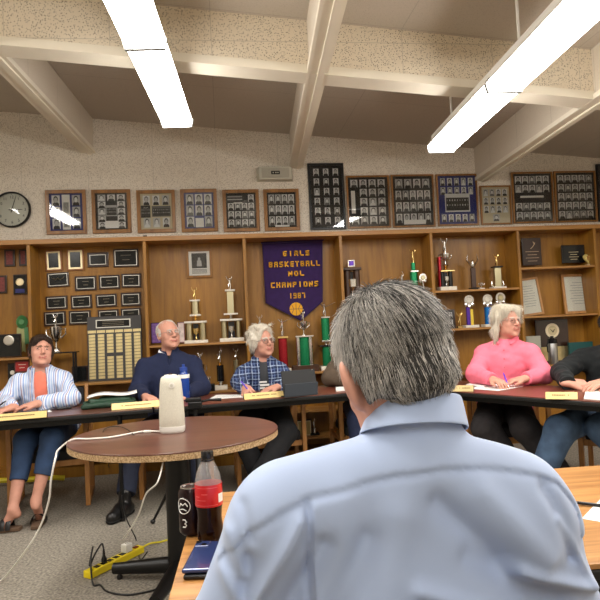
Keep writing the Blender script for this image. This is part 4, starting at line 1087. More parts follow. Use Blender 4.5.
def grid_layout(cols, rows, cw=.78, ch=.82, card=None, skip=(), big=None, last=None):
    def f(m, W, Hh, z0, y, rg):
        cells = []
        for r in range(rows):
            n = cols[r] if isinstance(cols, (list, tuple)) else cols
            for c in range(n):
                if (r, c) in skip: continue
                cells.append((-W/2+W*.04+(c+.5)*W*.92/n, z0+Hh*.97-(r+.5)*Hh*.94/rows, W*.92/n*cw, Hh*.94/rows*ch))
        portraits(m, cells, y, rg)
        for (x, z, w, h, mi) in (card or []):
            m.mi = mi; cx, cz = -W/2+x*W, z0+z*Hh
            m.quad((cx-w*W/2, y-.0014, cz-h*Hh/2), (cx+w*W/2, y-.0014, cz-h*Hh/2), (cx+w*W/2, y-.0014, cz+h*Hh/2), (cx-w*W/2, y-.0014, cz+h*Hh/2))
            if w*h > .08 and mi != 6:      # a team photograph: rows of small figures
                m.mi = 4; m.quad((cx-w*W*.46, y-.0018, cz-h*Hh*.42), (cx+w*W*.46, y-.0018, cz-h*Hh*.42), (cx+w*W*.46, y-.0018, cz+h*Hh*.28), (cx-w*W*.46, y-.0018, cz+h*Hh*.28))
                for r in range(2):
                    for q in range(9):
                        m.mi = rg.choice([0, 1, 2]); ex, ez = cx-w*W*.41+q*w*W*.1025, cz-h*Hh*.12+r*h*Hh*.26
                        m.add([(ex+.022*w*W*math.cos(t), y-.0022, ez+.055*h*Hh*math.sin(t)) for t in [i*math.pi/3 for i in range(6)]], [tuple(range(6))])
    return f
FRG = 'framed class and team pictures in a row above the bookcase'
framed('picture_frame', 46, 86.5, 190, 234, 'oak framed blue composite of six portraits beside the wall clock', M_royal, grid_layout([3, 3, 3], 3, .80, .90, card=[(.5, .5, .24, .94, 6), (.5, .62, .16, .28, 2), (.5, .2, .16, .22, 2)]), fw=.034, group=FRG, tilt=2.2)
framed('picture_frame', 92, 131, 189.5, 233, 'oak framed dark composite with a pale card at its foot, second from the clock', M_slate, grid_layout(3, 5, .80, .90, skip=((4, 1), (3, 1), (1, 1)), card=[(.5, .14, .42, .2, 6), (.5, .52, .34, .3, 1)]), fw=.034, group=FRG)
framed('picture_frame', 137, 175.5, 190, 232.5, 'oak framed cream sheet with a wide team photo between two rows of portraits', M_ivory, grid_layout(3, 3, .74, .86, skip=((1, 0), (1, 1), (1, 2)), card=[(.66, .5, .60, .3, 3), (.16, .5, .30, .34, 5), (.16, .5, .16, .07, 6), (.16, .60, .16, .04, 6)]), fw=.034, group=FRG)
framed('picture_frame', 181, 217.5, 189.5, 231.5, 'oak framed dark blue composite of three by three portraits with a white card below', M_royal, grid_layout(3, 3, .84, .92, skip=((2, 1),), card=[(.5, .16, .28, .26, 6)]), fw=.034, group=FRG, tilt=7)
framed('picture_frame', 223, 259.5, 189.5, 231.5, 'oak framed black composite with lettering along its top, beside the wall speaker', M_slate, grid_layout([4, 4, 4, 4], 4, .84, .86, skip=((0, 0), (0, 1), (0, 2)), card=[(.3, .90, .5, .04, 2), (.3, .82, .5, .03, 1), (.4, .72, .3, .03, 6)]), fw=.034, group=FRG)
framed('picture_frame', 264, 299.5, 189, 230.5, 'oak framed composite of four by three portraits just below the wall speaker', M_ink, grid_layout(4, 3, .86, .84, card=[(.5, .04, .5, .05, 6)]), fw=.034, group=FRG)
framed('picture_frame', 309, 345, 163, 229.5, 'tall black framed composite of six rows of three small portraits', M_ink, grid_layout(3, 6, .56, .74), frame=M_frb, fw=.022, group=FRG, tilt=0)
framed('picture_frame', 347, 390, 175.5, 228, 'oak framed composite with a tall white name strip at its left side', M_ink, grid_layout([4, 4, 4, 4, 4], 5, .78, .84, skip=((1, 0), (2, 0), (3, 0)), card=[(.12, .5, .10, .46, 6)]), fw=.018, group=FRG)
framed('picture_frame', 392, 434.5, 174.5, 227, 'oak framed composite with a white caption bar at the bottom, beside the blue team picture', M_ink, grid_layout([4, 5, 5, 5], 4, .8, .8, card=[(.52, .07, .56, .09, 6)]), fw=.018, group=FRG)
framed('picture_frame', 437, 478, 174, 225.5, 'oak framed royal blue picture with a wide team photo in its middle', M_royal, grid_layout([5, 5, 5, 5, 5], 5, .7, .84, skip=tuple((r, c) for r in (2, 3) for c in range(5)), card=[(.5, .44, .66, .38, 0)]), fw=.018, group=FRG)
framed('picture_frame', 480.5, 511.5, 185.5, 224.5, 'smallest oak framed composite, on a pale sheet, under the beam end', M_ivory, grid_layout([4, 4, 4, 3], 4, .8, .82, skip=((3, 0), (3, 2))), fw=.018, group=FRG)
framed('picture_frame', 512.5, 553.5, 172, 223, 'oak framed composite with a thin white strip across its middle, right of the smallest one', M_slate, grid_layout([5, 5, 5, 5, 5], 5, .88, .84, skip=tuple((2, c) for c in range(5)), card=[(.48, .52, .62, .045, 6)]), fw=.018, group=FRG)
framed('picture_frame', 555, 596.5, 171, 222, 'oak framed composite of five full rows of portraits near the right edge', M_ink, grid_layout(5, 5, .86, .82), fw=.018, group=FRG)
framed('picture_frame', 597.5, 640, 164, 221, 'black framed composite cut off by the right edge of the photo', M_ink, grid_layout(5, 6, .6, .7), frame=M_frb, fw=.018, group=FRG)
# wall clock
cc = PY(11.5, 209.5, WALL_Y-.03); cr = (PY(31.5, 209, WALL_Y-.03).x-PY(-8.5, 209, WALL_Y-.03).x)/2*.95
ck = empty('wall_clock', (cc.x, WALL_Y-.001, cc.z), 0, 'round white wall clock with a black rim on the wall above the bookcase', 'clock')
rx90 = Matrix.Rotation(R(90), 3, 'X')
MB().lathe([(cr*.9, 0), (cr, .004), (cr, .036), (cr*.965, .044), (cr*.92, .040), (cr*.915, .022)], n=64, T=rx90, cap=False).build('rim', M_frb, ck, smooth=True)
MB().lathe([(cr*.93, .004), (cr*.93, .016)], n=48, T=rx90).build('face', mat('clock face', col(214, 214, 198), .6), ck)
def face_pt(r, a, d): return Vector((r*math.sin(a), -d, r*math.cos(a)))
mk = MB()
for i in range(60):
    a = i*math.pi/30; L_ = .06 if i % 5 == 0 else .03
    mk.tube([face_pt(cr*(.90-L_), a, .0168), face_pt(cr*.90, a, .0168)], .0016 if i % 5 == 0 else .0009, 4)
mk.build('minute_marks', M_frb, ck)
for i in range(1, 13):
    p = face_pt(cr*.70, i*math.pi/6, .017)
    text_mesh('numeral', str(i), cr*.22, M_frb, ck, p, (R(90), 0, 0), .0004, .0)
for nm, a, L_, w_ in (('hour_hand', R(89), .55, .0125), ('minute_hand', R(17), .82, .0085)):
    MB().tube([face_pt(-cr*.16, a, .020), face_pt(cr*.1, a, .020), face_pt(cr*L_, a, .020)], [w_, w_, w_*.5], 4, flat=.35).build(nm, M_frb, ck)
MB().lathe([(.010, .016), (.008, .025)], n=16, T=rx90).build('hub', M_frb, ck)
m = MB(); m.lathe([(cr*.92, .038), (cr*.7, .046), (cr*.35, .051), (0.004, .053)], n=48, T=rx90, cap=False); m.build('glass_pane', pane_mat(), ck, smooth=True)
# wall speaker box
sp = PY(275, 174.5, WALL_Y-.04); sw_ = (PY(293.5, 174, WALL_Y-.06).x-PY(257, 174, WALL_Y-.06).x)
ws = empty('wall_speaker', (sp.x, WALL_Y, sp.z-.065), 0, 'pale grey wall speaker box with a small black badge above the picture frames', 'speaker')
M_spk = mat('pale grey metal', col(196, 194, 180), .5)
MB().add([(-sw_/2, -.001, 0), (sw_/2, -.001, 0), (sw_/2, -.001, .14), (-sw_/2, -.001, .14), (-sw_/2+.02, -.10, .004), (sw_/2-.02, -.10, .004), (sw_/2-.02, -.075, .136), (-sw_/2+.02, -.075, .136)],
         [(0, 1, 2, 3), (7, 6, 5, 4), (0, 4, 5, 1), (1, 5, 6, 2), (2, 6, 7, 3), (3, 7, 4, 0)]).build('cabinet', M_spk, ws, bevel=.006)
Tt = Matrix.Rotation(-math.atan(.025/.132), 3, 'X')
MB().box((0, -.0915, .07), (.27, .006, .10), T=Tt).build('grille', mat('grey speaker cloth', col(176, 172, 158), .8, var=.15, vscale=300), ws)
MB().box((0, -.0955, .07), (.085, .006, .035), T=Tt).build('badge', M_frb, ws)
for dx in (-.022, .004, .024): MB().box((dx, -.0995, .07), (.012, .002, .012), T=Tt).build('badge_mark', M_spk, ws)
# small black clip lying on top of the bookcase
p = PY(145, 236, BF+.02); tag(MB().box((p.x, BF+.03, TOPZ+.008), (.035, .02, .016)).build('binder_clip', M_frb, bevel=.003), 'small black clip on the bookcase top under the cream composite', 'clip')
# ------------------------------------------------------------------ banner
M_purple = mat('deep purple felt', col(46, 22, 78), .95, var=.12, vscale=20, sheen=.3); M_gold = mat('gold felt lettering', col(232, 170, 44), .85)
BY = BK-.05
def bp(px, py): q = PY(px, py, BY); return q.x, q.z
bnl, bnr = bp(262, 243), bp(322.5, 240)
bn = empty('pennant_banner', ((bnl[0]+bnr[0])/2, BY, bnl[1]), 0, 'purple felt championship banner with gold letters hanging in the bookcase', 'banner')
ox, oz = bn.location.x, bn.location.z
out = [bp(262, 243), bp(265.5, 303), bp(301, 321), bp(322.8, 301.5), bp(322.5, 240)]
nx_, nz_ = 30, 30; bm = MB(); vs = []
for i in range(nx_+1):
    u = i/nx_
    xt = out[0][0]+(out[4][0]-out[0][0])*u; zt = out[0][1]+(out[4][1]-out[0][1])*u
    um = (out[2][0]-out[1][0])/(out[3][0]-out[1][0])
    if u < um: w_ = u/um; xb = out[1][0]+(out[2][0]-out[1][0])*w_; zb = out[1][1]+(out[2][1]-out[1][1])*w_
    else: w_ = (u-um)/(1-um); xb = out[2][0]+(out[3][0]-out[2][0])*w_; zb = out[2][1]+(out[3][1]-out[2][1])*w_
    for j in range(nz_+1):
        v = j/nz_; vs.append((xt+(xb-xt)*v-ox, .006*math.sin(u*9+v*2)*v, zt+(zb-zt)*v-oz))
bm.add(vs, [(i*(nz_+1)+j, i*(nz_+1)+j+1, (i+1)*(nz_+1)+j+1, (i+1)*(nz_+1)+j) for i in range(nx_) for j in range(nz_)])
o = bm.build('cloth', M_purple, bn, smooth=True); q = o.modifiers.new('t', 'SOLIDIFY'); q.thickness = .004; q.offset = 0
MB().tube([(out[0][0]-ox-.01, 0, 0), (out[4][0]-ox+.01, 0, out[4][1]-oz)], .009, 10).build('rod', M_purple, bn, smooth=True)
GL = dict(G='LTBgR', I='i', R='LTMrD', L='LB', S='TMBls', B='LTMBR', A='LRTM', K='Lkd', E='LTMB', T='Ti', N='LRn', O='LRTB', C='LTB', H='LRM', M='LRm', P='LTMr')
GL.update({'1': 'i', '9': 'TMlRB', '8': 'LRTMB', '7': 'TR'})
def letters(s, pxc, pyc, hpx, wpx):
    """block letters of felt bars, as on a sewn championship banner"""
    k = BY/600.0; Hh = hpx*k; n = len(s); Wd = wpx*k; pitch = Wd/(n-.28); w = pitch*.72; th = min(w*.30, Hh*.24); q = bp(pxc, pyc)
    for ci, ch in enumerate(s):
        cx = q[0]-ox-Wd/2+w/2+ci*pitch; cz = q[1]-oz-(ci-(n-1)/2)*pitch*0.0; m = MB()
        def bar(x0, z0, x1, z1):
            a = Vector((cx+(x0-.5)*(w-th), -.0125, cz+(z0-.5)*(Hh-th))); b2_ = Vector((cx+(x1-.5)*(w-th), -.0125, cz+(z1-.5)*(Hh-th)))
            d = (b2_-a); L_ = d.length; d.normalize(); T_ = Matrix((d, Vector((0, 1, 0)), d.cross(Vector((0, 1, 0))))).transposed()
            m.box((a+b2_)/2, (L_+th, .003, th), T=T_)
        for c in GL[ch]:
            if c == 'L': bar(0, 0, 0, 1)
            elif c == 'R': bar(1, 0, 1, 1 if ch != 'G' else .4)
            elif c == 'T': bar(0, 1, 1, 1)
            elif c == 'B': bar(0, 0, 1, 0)
            elif c == 'M': bar(0, .5, 1, .5)
            elif c == 'g': bar(.55, .45, 1, .45)
            elif c == 'i': bar(.5, 0, .5, 1)
            elif c == 'r': bar(1, .5, 1, 1)
            elif c == 'D': bar(.45, .5, 1, 0)
            elif c == 'l': bar(0, .5, 0, 1)
            elif c == 's': bar(1, 0, 1, .5)
            elif c == 'k': bar(.1, .5, 1, 1)
            elif c == 'd': bar(.1, .5, 1, 0)
            elif c == 'n': bar(0, 1, 1, 0)
            elif c == 'm': bar(0, 1, .5, .45); bar(.5, .45, 1, 1)
        m.build('letter_'+ch.lower(), M_gold, bn)
letters('GIRLS', 296, 253.4, 5.2, 27); letters('BASKETBALL', 294.3, 264, 5.5, 52); letters('NOL', 296, 273.5, 5.2, 16); letters('CHAMPIONS', 294.5, 284.5, 5.5, 48); letters('1987', 297, 295.6, 5.4, 16)
q = bp(296, 309); bl = MB(); rb = 6.6/600*BY; rot90 = Matrix.Rotation(R(90), 3, 'X')
bl.lathe([(rb, 0), (rb, .003)], (q[0]-ox, -.009, q[1]-oz), 32, T=rot90); bl.build('basketball_patch', M_gold, bn)
bl = MB(); c0 = Vector((q[0]-ox, -.0135, q[1]-oz))
for pts in ([(-1, 0), (1, 0)], [(0, -1), (0, 1)], [(-.7, .7), (-.35, 0), (-.7, -.7)], [(.7, .7), (.35, 0), (.7, -.7)]):
    bl.tube([c0+Vector((a*rb*.98, 0, b_*rb*.98)) for a, b_ in pts], .0022, 4)
bl.build('basketball_seams', M_purple, bn)
# ------------------------------------------------------------------ trophies and plaques in the bookcase
def metal(name, c, r=.22): return mat(name, c, r, 1.0)
M_goldm = metal('polished gold plastic', (.83, .60, .24, 1)); M_silv = metal('polished silver plastic', (.78, .76, .72, 1)); M_pgold = metal('pale champagne column', (.52, .47, .30, 1), .3)
M_marb = mat('white marble', col(226, 220, 206), .3, var=.08, vscale=25); M_wdk = mat('dark walnut block', col(64, 38, 22), .4, var=.15)
def glitter(name, c): return mat(name, c, .25, .6, var=.35, vscale=160)
M_gre = glitter('green foil column', (.02, .30, .12, 1)); M_red = glitter('red foil column', (.42, .02, .03, 1)); M_blu = glitter('blue foil column', (.02, .20, .62, 1)); M_pur = glitter('purple foil ribbon', (.12, .05, .42, 1)); M_yel = mat('yellow ribbon', col(226, 196, 64), .6)
M_blkp = mat('glossy black', col(18, 18, 20), .2)
def figure(m, z, h, pose=0):
    """a small athlete on tiptoe, arms by pose"""
    k = h; P = lambda x, y, zz: (x*k, y*k, z+zz*k)
    m.tube([P(.02, 0, 0), P(.05, .02, .24), P(.03, 0, .48)], [.035*k, .05*k, .06*k], 6); m.tube([P(-.10, .04, .10), P(-.11, -.06, .28), P(-.03, 0, .48)], [.03*k, .05*k, .06*k], 6)
    m.tube([P(0, 0, .44), P(0, 0, .58), P(0, 0, .74)], [.085*k, .075*k, .10*k], 8); m.tube([P(0, 0, .74), P(0, 0, .80)], .035*k, 6); m.ball(P(0, 0, .86), .062*k, 8)
    arms = {0: ((.20, .92), (.17, 1.04), (-.20, .92), (-.24, 1.05)), 1: ((.18, .88), (.08, 1.08), (-.22, .66), (-.14, .52)), 2: ((.26, .76), (.42, .84), (-.20, .84), (-.30, .96))}[pose]
    m.tube([P(.08, 0, .72), P(arms[0][0], 0, arms[0][1]), P(arms[1][0], 0, arms[1][1])], [.035*k, .03*k, .022*k], 6); m.tube([P(-.08, 0, .72), P(arms[2][0], 0, arms[2][1]), P(arms[3][0], 0, arms[3][1])], [.035*k, .03*k, .022*k], 6)
    if pose == 1: m.ball(P(.06, 0, 1.15), .075*k, 8)
    if pose == 2: m.tube([P(.40, 0, .84), P(.78, 0, .98)], [.015*k, .035*k], 6)
SHELF_Z = {}
def sub_scale(y): return y/600.0*1.0
def trophy(px, zb, y, spec, label, name='trophy', group=None):
    """spec is stacked from the base up; heights and widths in photo pixels at that distance"""
    q = PY(px, 320, y); s = (q-CAM).dot(_f)/FPX; t = empty(name, (q.x, y, zb+.0004), 0, label, name.replace('_', ' '), group)
    # x is read at the base height
    for _ in range(4):
        # find the pixel column of the base point
        d = Vector(t.location)-CAM; pxx = 300+FPX*d.dot(_r)/d.dot(_f); t.location.x += (px-pxx)*s
    z = 0
    for e in spec:
        k, h = e[0], e[1]*s; a = e[2:]
        m = MB()
        if k == 'slab': w = a[0]*s; m.b2(-w/2, w/2, -min(w, .11)/2, min(w, .11)/2, z, z+h); m.build('base' if z == 0 else 'plate', a[1], t, bevel=min(.002, h*.2))
        elif k == 'col': r = a[0]*s/2; m.lathe([(r, z), (r, z+h)], n=16); m.build('column', a[1], t, smooth=True)
        elif k == 'cols':
            w = a[0]*s; r = a[1]*s/2
            for dx in (-w/2+r, w/2-r): MB().lathe([(r, z), (r, z+h)], (dx, 0, 0), n=14).build('column', a[2], t, smooth=True)
            if len(a) > 3:
                m.b2(-.3*w+r, .3*w-r, .01, .02, z, z+h*.96); m.build('panel', M_blkp, t)
                c = MB(); hh = h*.72; c.lathe([(.18*hh, z), (.10*hh, z+.08*hh), (.04*hh, z+.3*hh), (.06*hh, z+.42*hh), (.24*hh, z+.6*hh), (.26*hh, z+.95*hh), (.22*hh, z+.96*hh)], n=14); c.build('cup', a[3], t, smooth=True)
        elif k == 'box': w = a[0]*s; m.b2(-w/2, w/2, -w*.35, w*.35, z, z+h); m.build('column', a[1], t, bevel=.002)
        elif k == 'cup':
            r = a[0]*s/2
            m.lathe([(r*.55, z), (r*.5, z+.06*h), (r*.14, z+.16*h), (r*.12, z+.34*h), (r*.5, z+.44*h), (r*.86, z+.7*h), (r*.92, z+h), (r*.82, z+h), (r*.7, z+.72*h)], n=18); m.build('cup', a[1], t, smooth=True)
            for sx in (-1, 1): MB().tube([(sx*r*.84, 0, z+.88*h), (sx*r*1.30, 0, z+.92*h), (sx*r*1.34, 0, z+.70*h), (sx*r*.66, 0, z+.50*h)], .10*r, 6).build('handle', a[1], t, smooth=True)
        elif k == 'fig': figure(m, z, h*.93, a[1] if len(a) > 1 else 0); m.build('figurine', a[0], t, smooth=True)
        elif k == 'stem': r = a[0]*s/2; m.lathe([(r*1.4, z), (r*.5, z+h*.3), (r, z+h*.5), (r*.5, z+h*.7), (r*1.4, z+h)], n=12); m.build('stem', a[1], t, smooth=True)
        elif k == 'disc':
            r = h/2; m.lathe([(r, 0), (r, .008)], (0, .004, z+r), 20, T=Matrix.Rotation(R(90), 3, 'X')); m.build('medallion', a[0], t)
            c = MB(); c.lathe([(r*.62, 0), (r*.5, .006)], (0, -.004, z+r), 16, T=Matrix.Rotation(R(90), 3, 'X')); c.build('emblem', a[1], t)
            for dx, dz in ((-.7, .35), (.7, .35), (0, .0)): MB().ball((dx*r, 0, z+dz*r-.2*r), r*.42, 8).build('star', a[0], t)
        elif k == 'wings':
            for sx in (-1, 1): m.tube([(0, 0, z), (sx*.20*h, 0, z+.28*h), (sx*.42*h, 0, z+.55*h), (sx*.34*h, 0, z+h)], [.10*h, .13*h, .11*h, .02*h], 8, flat=.5)
            m.ball((0, 0, z+.30*h), (.10*h, .10*h, .3*h), 10); m.build('eagle', a[0], t, smooth=True)
        elif k == 'ribbons':
            for i, (dx, w, mm) in enumerate(((-1.6, 3.6, a[0]), (2.0, 3.0, a[1]))): MB().b2((dx-w/2)*s, (dx+w/2)*s, -.012+i*.004, .012, z, z+h*(1-.12*i)).build('ribbon', mm, t, bevel=.003)
        if k != 'wings_side': z += h
    return t
def zb_of(i, k): return k
YT = BF+.13
trophy(196.5, s2, YT, [('slab', 3, 23, M_marb), ('cols', 17, 20, 6.5, M_pgold, M_goldm), ('slab', 2, 22, M_marb), ('stem', 5, 4, M_goldm), ('slab', 1.6, 11, M_marb), ('col', 13, 8.5, M_pgold), ('slab', 1.6, 10, M_marb), ('fig', 13, M_goldm, 0)], 'tall trophy with champagne columns and a gold figure, beside the framed black and white photo')
trophy(232, s2, YT, [('slab', 3.5, 24, M_marb), ('cols', 17, 20, 5.5, M_pgold, M_silv), ('slab', 2, 22, M_marb), ('stem', 4, 3, M_silv), ('slab', 1.6, 14, M_marb), ('box', 22, 6.5, M_pgold), ('slab', 1.6, 10, M_marb), ('fig', 14, M_silv, 0)], 'tallest trophy on the middle shelf, with a silver figure and a cup between its columns')
trophy(262, s3, YT, [('slab', 4, 20, M_marb), ('cols', 40, 16, 6, M_pgold, M_silv), ('slab', 2, 12, M_marb), ('fig', 13, M_silv, 0)], 'trophy with a silver figure rising directly behind the plaid-shirted man')
trophy(284, s3, YT, [('slab', 4, 14, M_marb), ('col', 30, 9, M_red), ('slab', 2, 10.5, M_goldm), ('stem', 5, 4, M_silv), ('fig', 14, M_silv, 2)], 'trophy with a red foil column and silver figure below the banner')
trophy(305.5, s3, YT, [('slab', 6, 26, M_wdk), ('cols', 28, 17, 5, M_silv), ('slab', 1.6, 18, M_silv), ('cup', 14, 9, M_silv), ('fig', 11, M_silv, 1)], 'large green and silver trophy with a cup, directly under the banner tip')
gt = [o for o in bpy.data.objects if o.get('label', '').startswith('large green and silver')][0]
sg = (Vector(gt.location)-CAM).dot(_f)/FPX; MB().lathe([(4.6*sg, 6*sg), (4.6*sg, 34*sg)], n=18).build('column', M_gre, gt, smooth=True)
trophy(327.5, s3, YT+.02, [('slab', 4, 14, M_marb), ('col', 19, 9, M_gre), ('slab', 1.8, 15, M_blkp), ('stem', 3, 4, M_silv), ('slab', 1.6, 10, M_silv), ('col', 22, 8.5, M_gre), ('slab', 1.6, 9, M_silv), ('fig', 15, M_silv, 2)], 'two-tier green foil trophy topped by a silver batter, right of the banner')
trophy(353, s4, YT, [('slab', 2.5, 19, M_wdk), ('cols', 29, 16.5, 6.5, M_wdk, M_silv), ('slab', 2.5, 18, M_wdk)], 'dark walnut twin-column trophy behind the top of the grey-haired head')
q = [o for o in bpy.data.objects if o.get('label', '').startswith('dark walnut twin')][0]; sg = (Vector(q.location)-CAM).dot(_f)/FPX
MB().b2(-3.6*sg, 3.6*sg, -.01, .01, 35*sg, 42*sg).build('plaque', M_silv, q, bevel=.002); MB().b2(-2.4*sg, 2.4*sg, -.013, -.009, 36.2*sg, 40.8*sg).build('badge', M_pur, q)
trophy(415, s4, YT, [('slab', 3, 15, M_marb), ('col', 24, 8, M_gre), ('slab', 1.5, 8, M_silv), ('col', 8, 4.5, M_gre), ('fig', 14, M_goldm, 0)], 'green trophy with a gold figure showing above the grey hair')
trophy(424, s4, YT-.05, [('slab', 3, 11, M_marb), ('stem', 14, 3, M_silv), ('disc', 8, M_silv, M_pgold)], 'silver star medallion trophy beside the green trophy above the grey hair')
trophy(403, s4, YT-.05, [('slab', 3, 10, M_marb), ('stem', 13, 4, M_silv), ('fig', 11, M_silv, 1)], 'small silver figure trophy low behind the grey hair')
trophy(447, s5, YT, [('slab', 4, 17, M_marb), ('cols', 15, 13, 4.5, M_blkp, M_silv), ('slab', 1.5, 14, M_goldm), ('stem', 5, 5, M_goldm), ('cup', 12, 10, M_silv), ('fig', 16, M_silv, 0)], 'tall ornate trophy with a cup and winged figure near the shelf top')
q = [o for o in bpy.data.objects if o.get('label', '').startswith('tall ornate')][0]; sg = (Vector(q.location)-CAM).dot(_f)/FPX; MB().lathe([(2*sg, 4*sg), (2*sg, 34*sg)], (-6*sg, .01, 0), 12).build('column', M_red, q, smooth=True)
trophy(474, s5, YT, [('slab', 2, 8, M_blkp), ('box', 20, 4.5, M_wdk), ('wings', 14, M_silv)], 'slim dark column trophy with silver wings, middle of its shelf')
trophy(481.5, s5, YT-.05, [('slab', 1.2, 5, M_marb), ('cup', 5, 4.5, M_silv)], 'tiny silver cup beside the slim dark column trophy', 'trophy_cup')
trophy(498, s5, YT, [('slab', 2, 13, M_marb), ('box', 19, 6.5, M_pgold), ('slab', 1.5, 9, M_blkp), ('fig', 13, M_goldm, 0)], 'boxy trophy with a pale gold figure and a small wing on each side')
q = [o for o in bpy.data.objects if o.get('label', '').startswith('boxy trophy')][0]; sg = (Vector(q.location)-CAM).dot(_f)/FPX
for sx in (-1, 1): MB().tube([(sx*5*sg, 0, 2*sg), (sx*6.5*sg, 0, 4*sg), (sx*5.6*sg, 0, 8*sg)], [.9*sg, .9*sg, .2*sg], 8).build('wing', M_silv, q, smooth=True)
trophy(470.5, s5b, YT, [('slab', 2.5, 14, M_marb), ('ribbons', 18, M_pur, M_yel), ('stem', 2, 2, M_silv), ('disc', 10, M_silv, M_marb)], 'award with purple and yellow columns and a silver star medallion')
trophy(489, s5b, YT, [('slab', 2.5, 12, M_marb), ('col', 17, 7.5, M_blu), ('stem', 3, 2.5, M_silv), ('disc', 10, M_silv, M_marb)], 'bright blue foil trophy with a silver star medallion on top')
trophy(502, s5b, YT, [('slab', 2.5, 10, M_marb), ('col', 17, 6, M_blu), ('stem', 4, 2.5, M_silv), ('disc', 10, M_silv, M_pgold)], 'star medallion trophy half hidden by the white-haired woman')
trophy(460, s5b, YT-.04, [('slab', 2, 5, M_goldm), ('fig', 15, M_goldm, 0)], 'small gold figurine between the little photo frame and the purple award', 'figurine_award')
trophy(201.5, s2b, YT, [('slab', 4, 12, M_blkp), ('stem', 4, 4, M_silv), ('cup', 18, 9, M_silv), ('fig', 12, M_silv, 0)], 'silver cup trophy with a figure beside the navy pullover shoulder')
trophy(221, s2b, YT, [('slab', 4, 13, M_marb), ('stem', 4, 4, M_silv), ('col', 16, 7, M_blkp), ('stem', 3, 4, M_goldm), ('fig', 13, M_silv, 1)], 'black column trophy with a throwing silver figure on a marble base')
trophy(237.5, s2b, YT, [('slab', 4, 10, M_marb), ('col', 24, 6, M_pgold), ('fig', 12, M_silv, 0)], 'figure trophy peeking out beside the plaid shoulder')
trophy(210, s2b, YT-.08, [('slab', 7, 10, M_blkp), ('fig', 8, M_silv, 0)], 'short black block trophy between the two figure trophies')
trophy(314.5, s3c, YT, [('slab', 2, 9, M_blkp), ('stem', 5, 4, M_silv), ('fig', 8, M_silv, 1)], 'small silver trophy beside the gold plaque under the tables')
# silver cup on its little black stand behind the striped-shirt woman
zst = zp(62, 352, YT)
st = empty('display_stand', (xp(62, 352, YT), YT, s1+.0004), 0, 'small black stand carrying the silver cup behind the striped-shirt woman', 'stand')
hs_ = zst-s1; MB().b2(-.15, .14, -.06, .06, hs_-.012, hs_).build('top', M_blkp, st, bevel=.002)
for sx in (-.12, .11):
    for sy in (-.045, .045): MB().b2(sx-.008, sx+.008, sy-.008, sy+.008, 0, hs_-.012).build('leg', M_blkp, st)
trophy(56.5, zst, YT, [('slab', 1.5, 8, M_silv), ('cup', 24, 14, M_silv), ('stem', 2, 3, M_silv), ('fig', 11, M_silv, 0)], 'silver two-handled cup with black ribs and a figure on its lid')
q = [o for o in bpy.data.objects if o.get('label', '').startswith('silver two-handled')][0]; sg = (Vector(q.location)-CAM).dot(_f)/FPX
for dx in (-3.4, 0, 3.4): MB().tube([(dx*.55*sg, -3.2*sg, 13.5*sg), (dx*.9*sg, -6.2*sg+abs(dx)*.4*sg, 19*sg), (dx*sg, -6.9*sg+abs(dx)*.5*sg, 25*sg)], .75*sg, 6).build('rib', M_blkp, q, smooth=True)
# ---- plaques hung on the back board
M_walp = mat('dark stained plaque board', col(48, 27, 18), .3, var=.12, coat=.3); M_ltp = mat('light wood plaque board', col(150, 96, 50), .4, var=.1); M_platb = mat('black engraved plate', col(22, 25, 26), .18)
M_silt = metal('silver trim', (.62, .60, .54, 1), .4); M_goldt = metal('pale gold trim', (.86, .74, .48, 1), .45); M_red_ph = mat('red tinted photo', col(124, 58, 54), .6, var=.3, vscale=60); M_navyp = mat('blue enamel plate', col(36, 44, 120), .3)
def plaque(px0, px1, py0, py1, label, board=M_walp, trim_=M_silt, plate=M_platb, bw=.022, extra=None, group='award plaques hung on the bookcase back', y=None, th=.018, rot=0, name='award_plaque', ti=.0055):
    y = y or BK-.013; px, py = (px0+px1)/2, (py0+py1)/2; a = PY(px0, py, y-.01); b_ = PY(px1, py, y-.01); c = PY(px, py, y-.01); w = b_.x-a.x; h = PY(px, py0, y-.01).z-PY(px, py1, y-.01).z
    t = empty(name, (c.x, y, c.z), 0, label, 'plaque', group); t.rotation_euler = (0, R(rot), 0)
    MB().b2(-w/2, w/2, -th, 0, -h/2, h/2).build('board', board, t, bevel=.003)
    MB().b2(-w/2+bw, w/2-bw, -th-.002, -th, -h/2+bw, h/2-bw).build('trim', trim_, t)
    i = bw+ti; MB().b2(-w/2+i, w/2-i, -th-.0035, -th-.002, -h/2+i, h/2-i).build('plate', plate, t)
    if extra: extra(t, w, h, th)
    return t
def lines(n, m, zz=(-.3, .3), ww=.5):
    def f(t, w, h, th):
        for i in range(n):
            z = h*(zz[0]+(zz[1]-zz[0])*i/max(1, n-1)); L_ = w*ww*(1 if i % 2 else .7); MB().b2(-L_/2, L_/2, -th-.0042, -th-.0036, z-.0022, z+.0022).build('engraved_line', m, t)
    return f
def emblem(m, zc=.1, r=.2, ml=None):
    def f(t, w, h, th):
        rr = min(w, h)*r; MB().lathe([(rr, 0), (rr*.8, .003)], (0, -th-.0036, h*zc), 18, T=Matrix.Rotation(R(90), 3, 'X')).build('emblem', m, t)
        if ml: MB().b2(-w*.34, w*.34, -th-.005, -th-.0036, -h*.42, -h*.22).build('name_strip', ml, t)
    return f
dim = mat('worn engraving', col(120, 112, 92), .5)
plaque(4.5, 15, 249.5, 266.5, 'small dark plaque with a reddish photo, left of its twin beside the shelf post', plate=M_red_ph, trim_=M_walp, bw=.012)
plaque(19, 27.5, 249.5, 266, 'narrow dark plaque with a reddish photo next to the first shelf post', plate=M_red_ph, trim_=M_walp, bw=.012)
plaque(-4, 7, 275.5, 293.5, 'dark plaque with a reddish photo cut off by the left edge', plate=M_red_ph, trim_=M_walp, bw=.012)
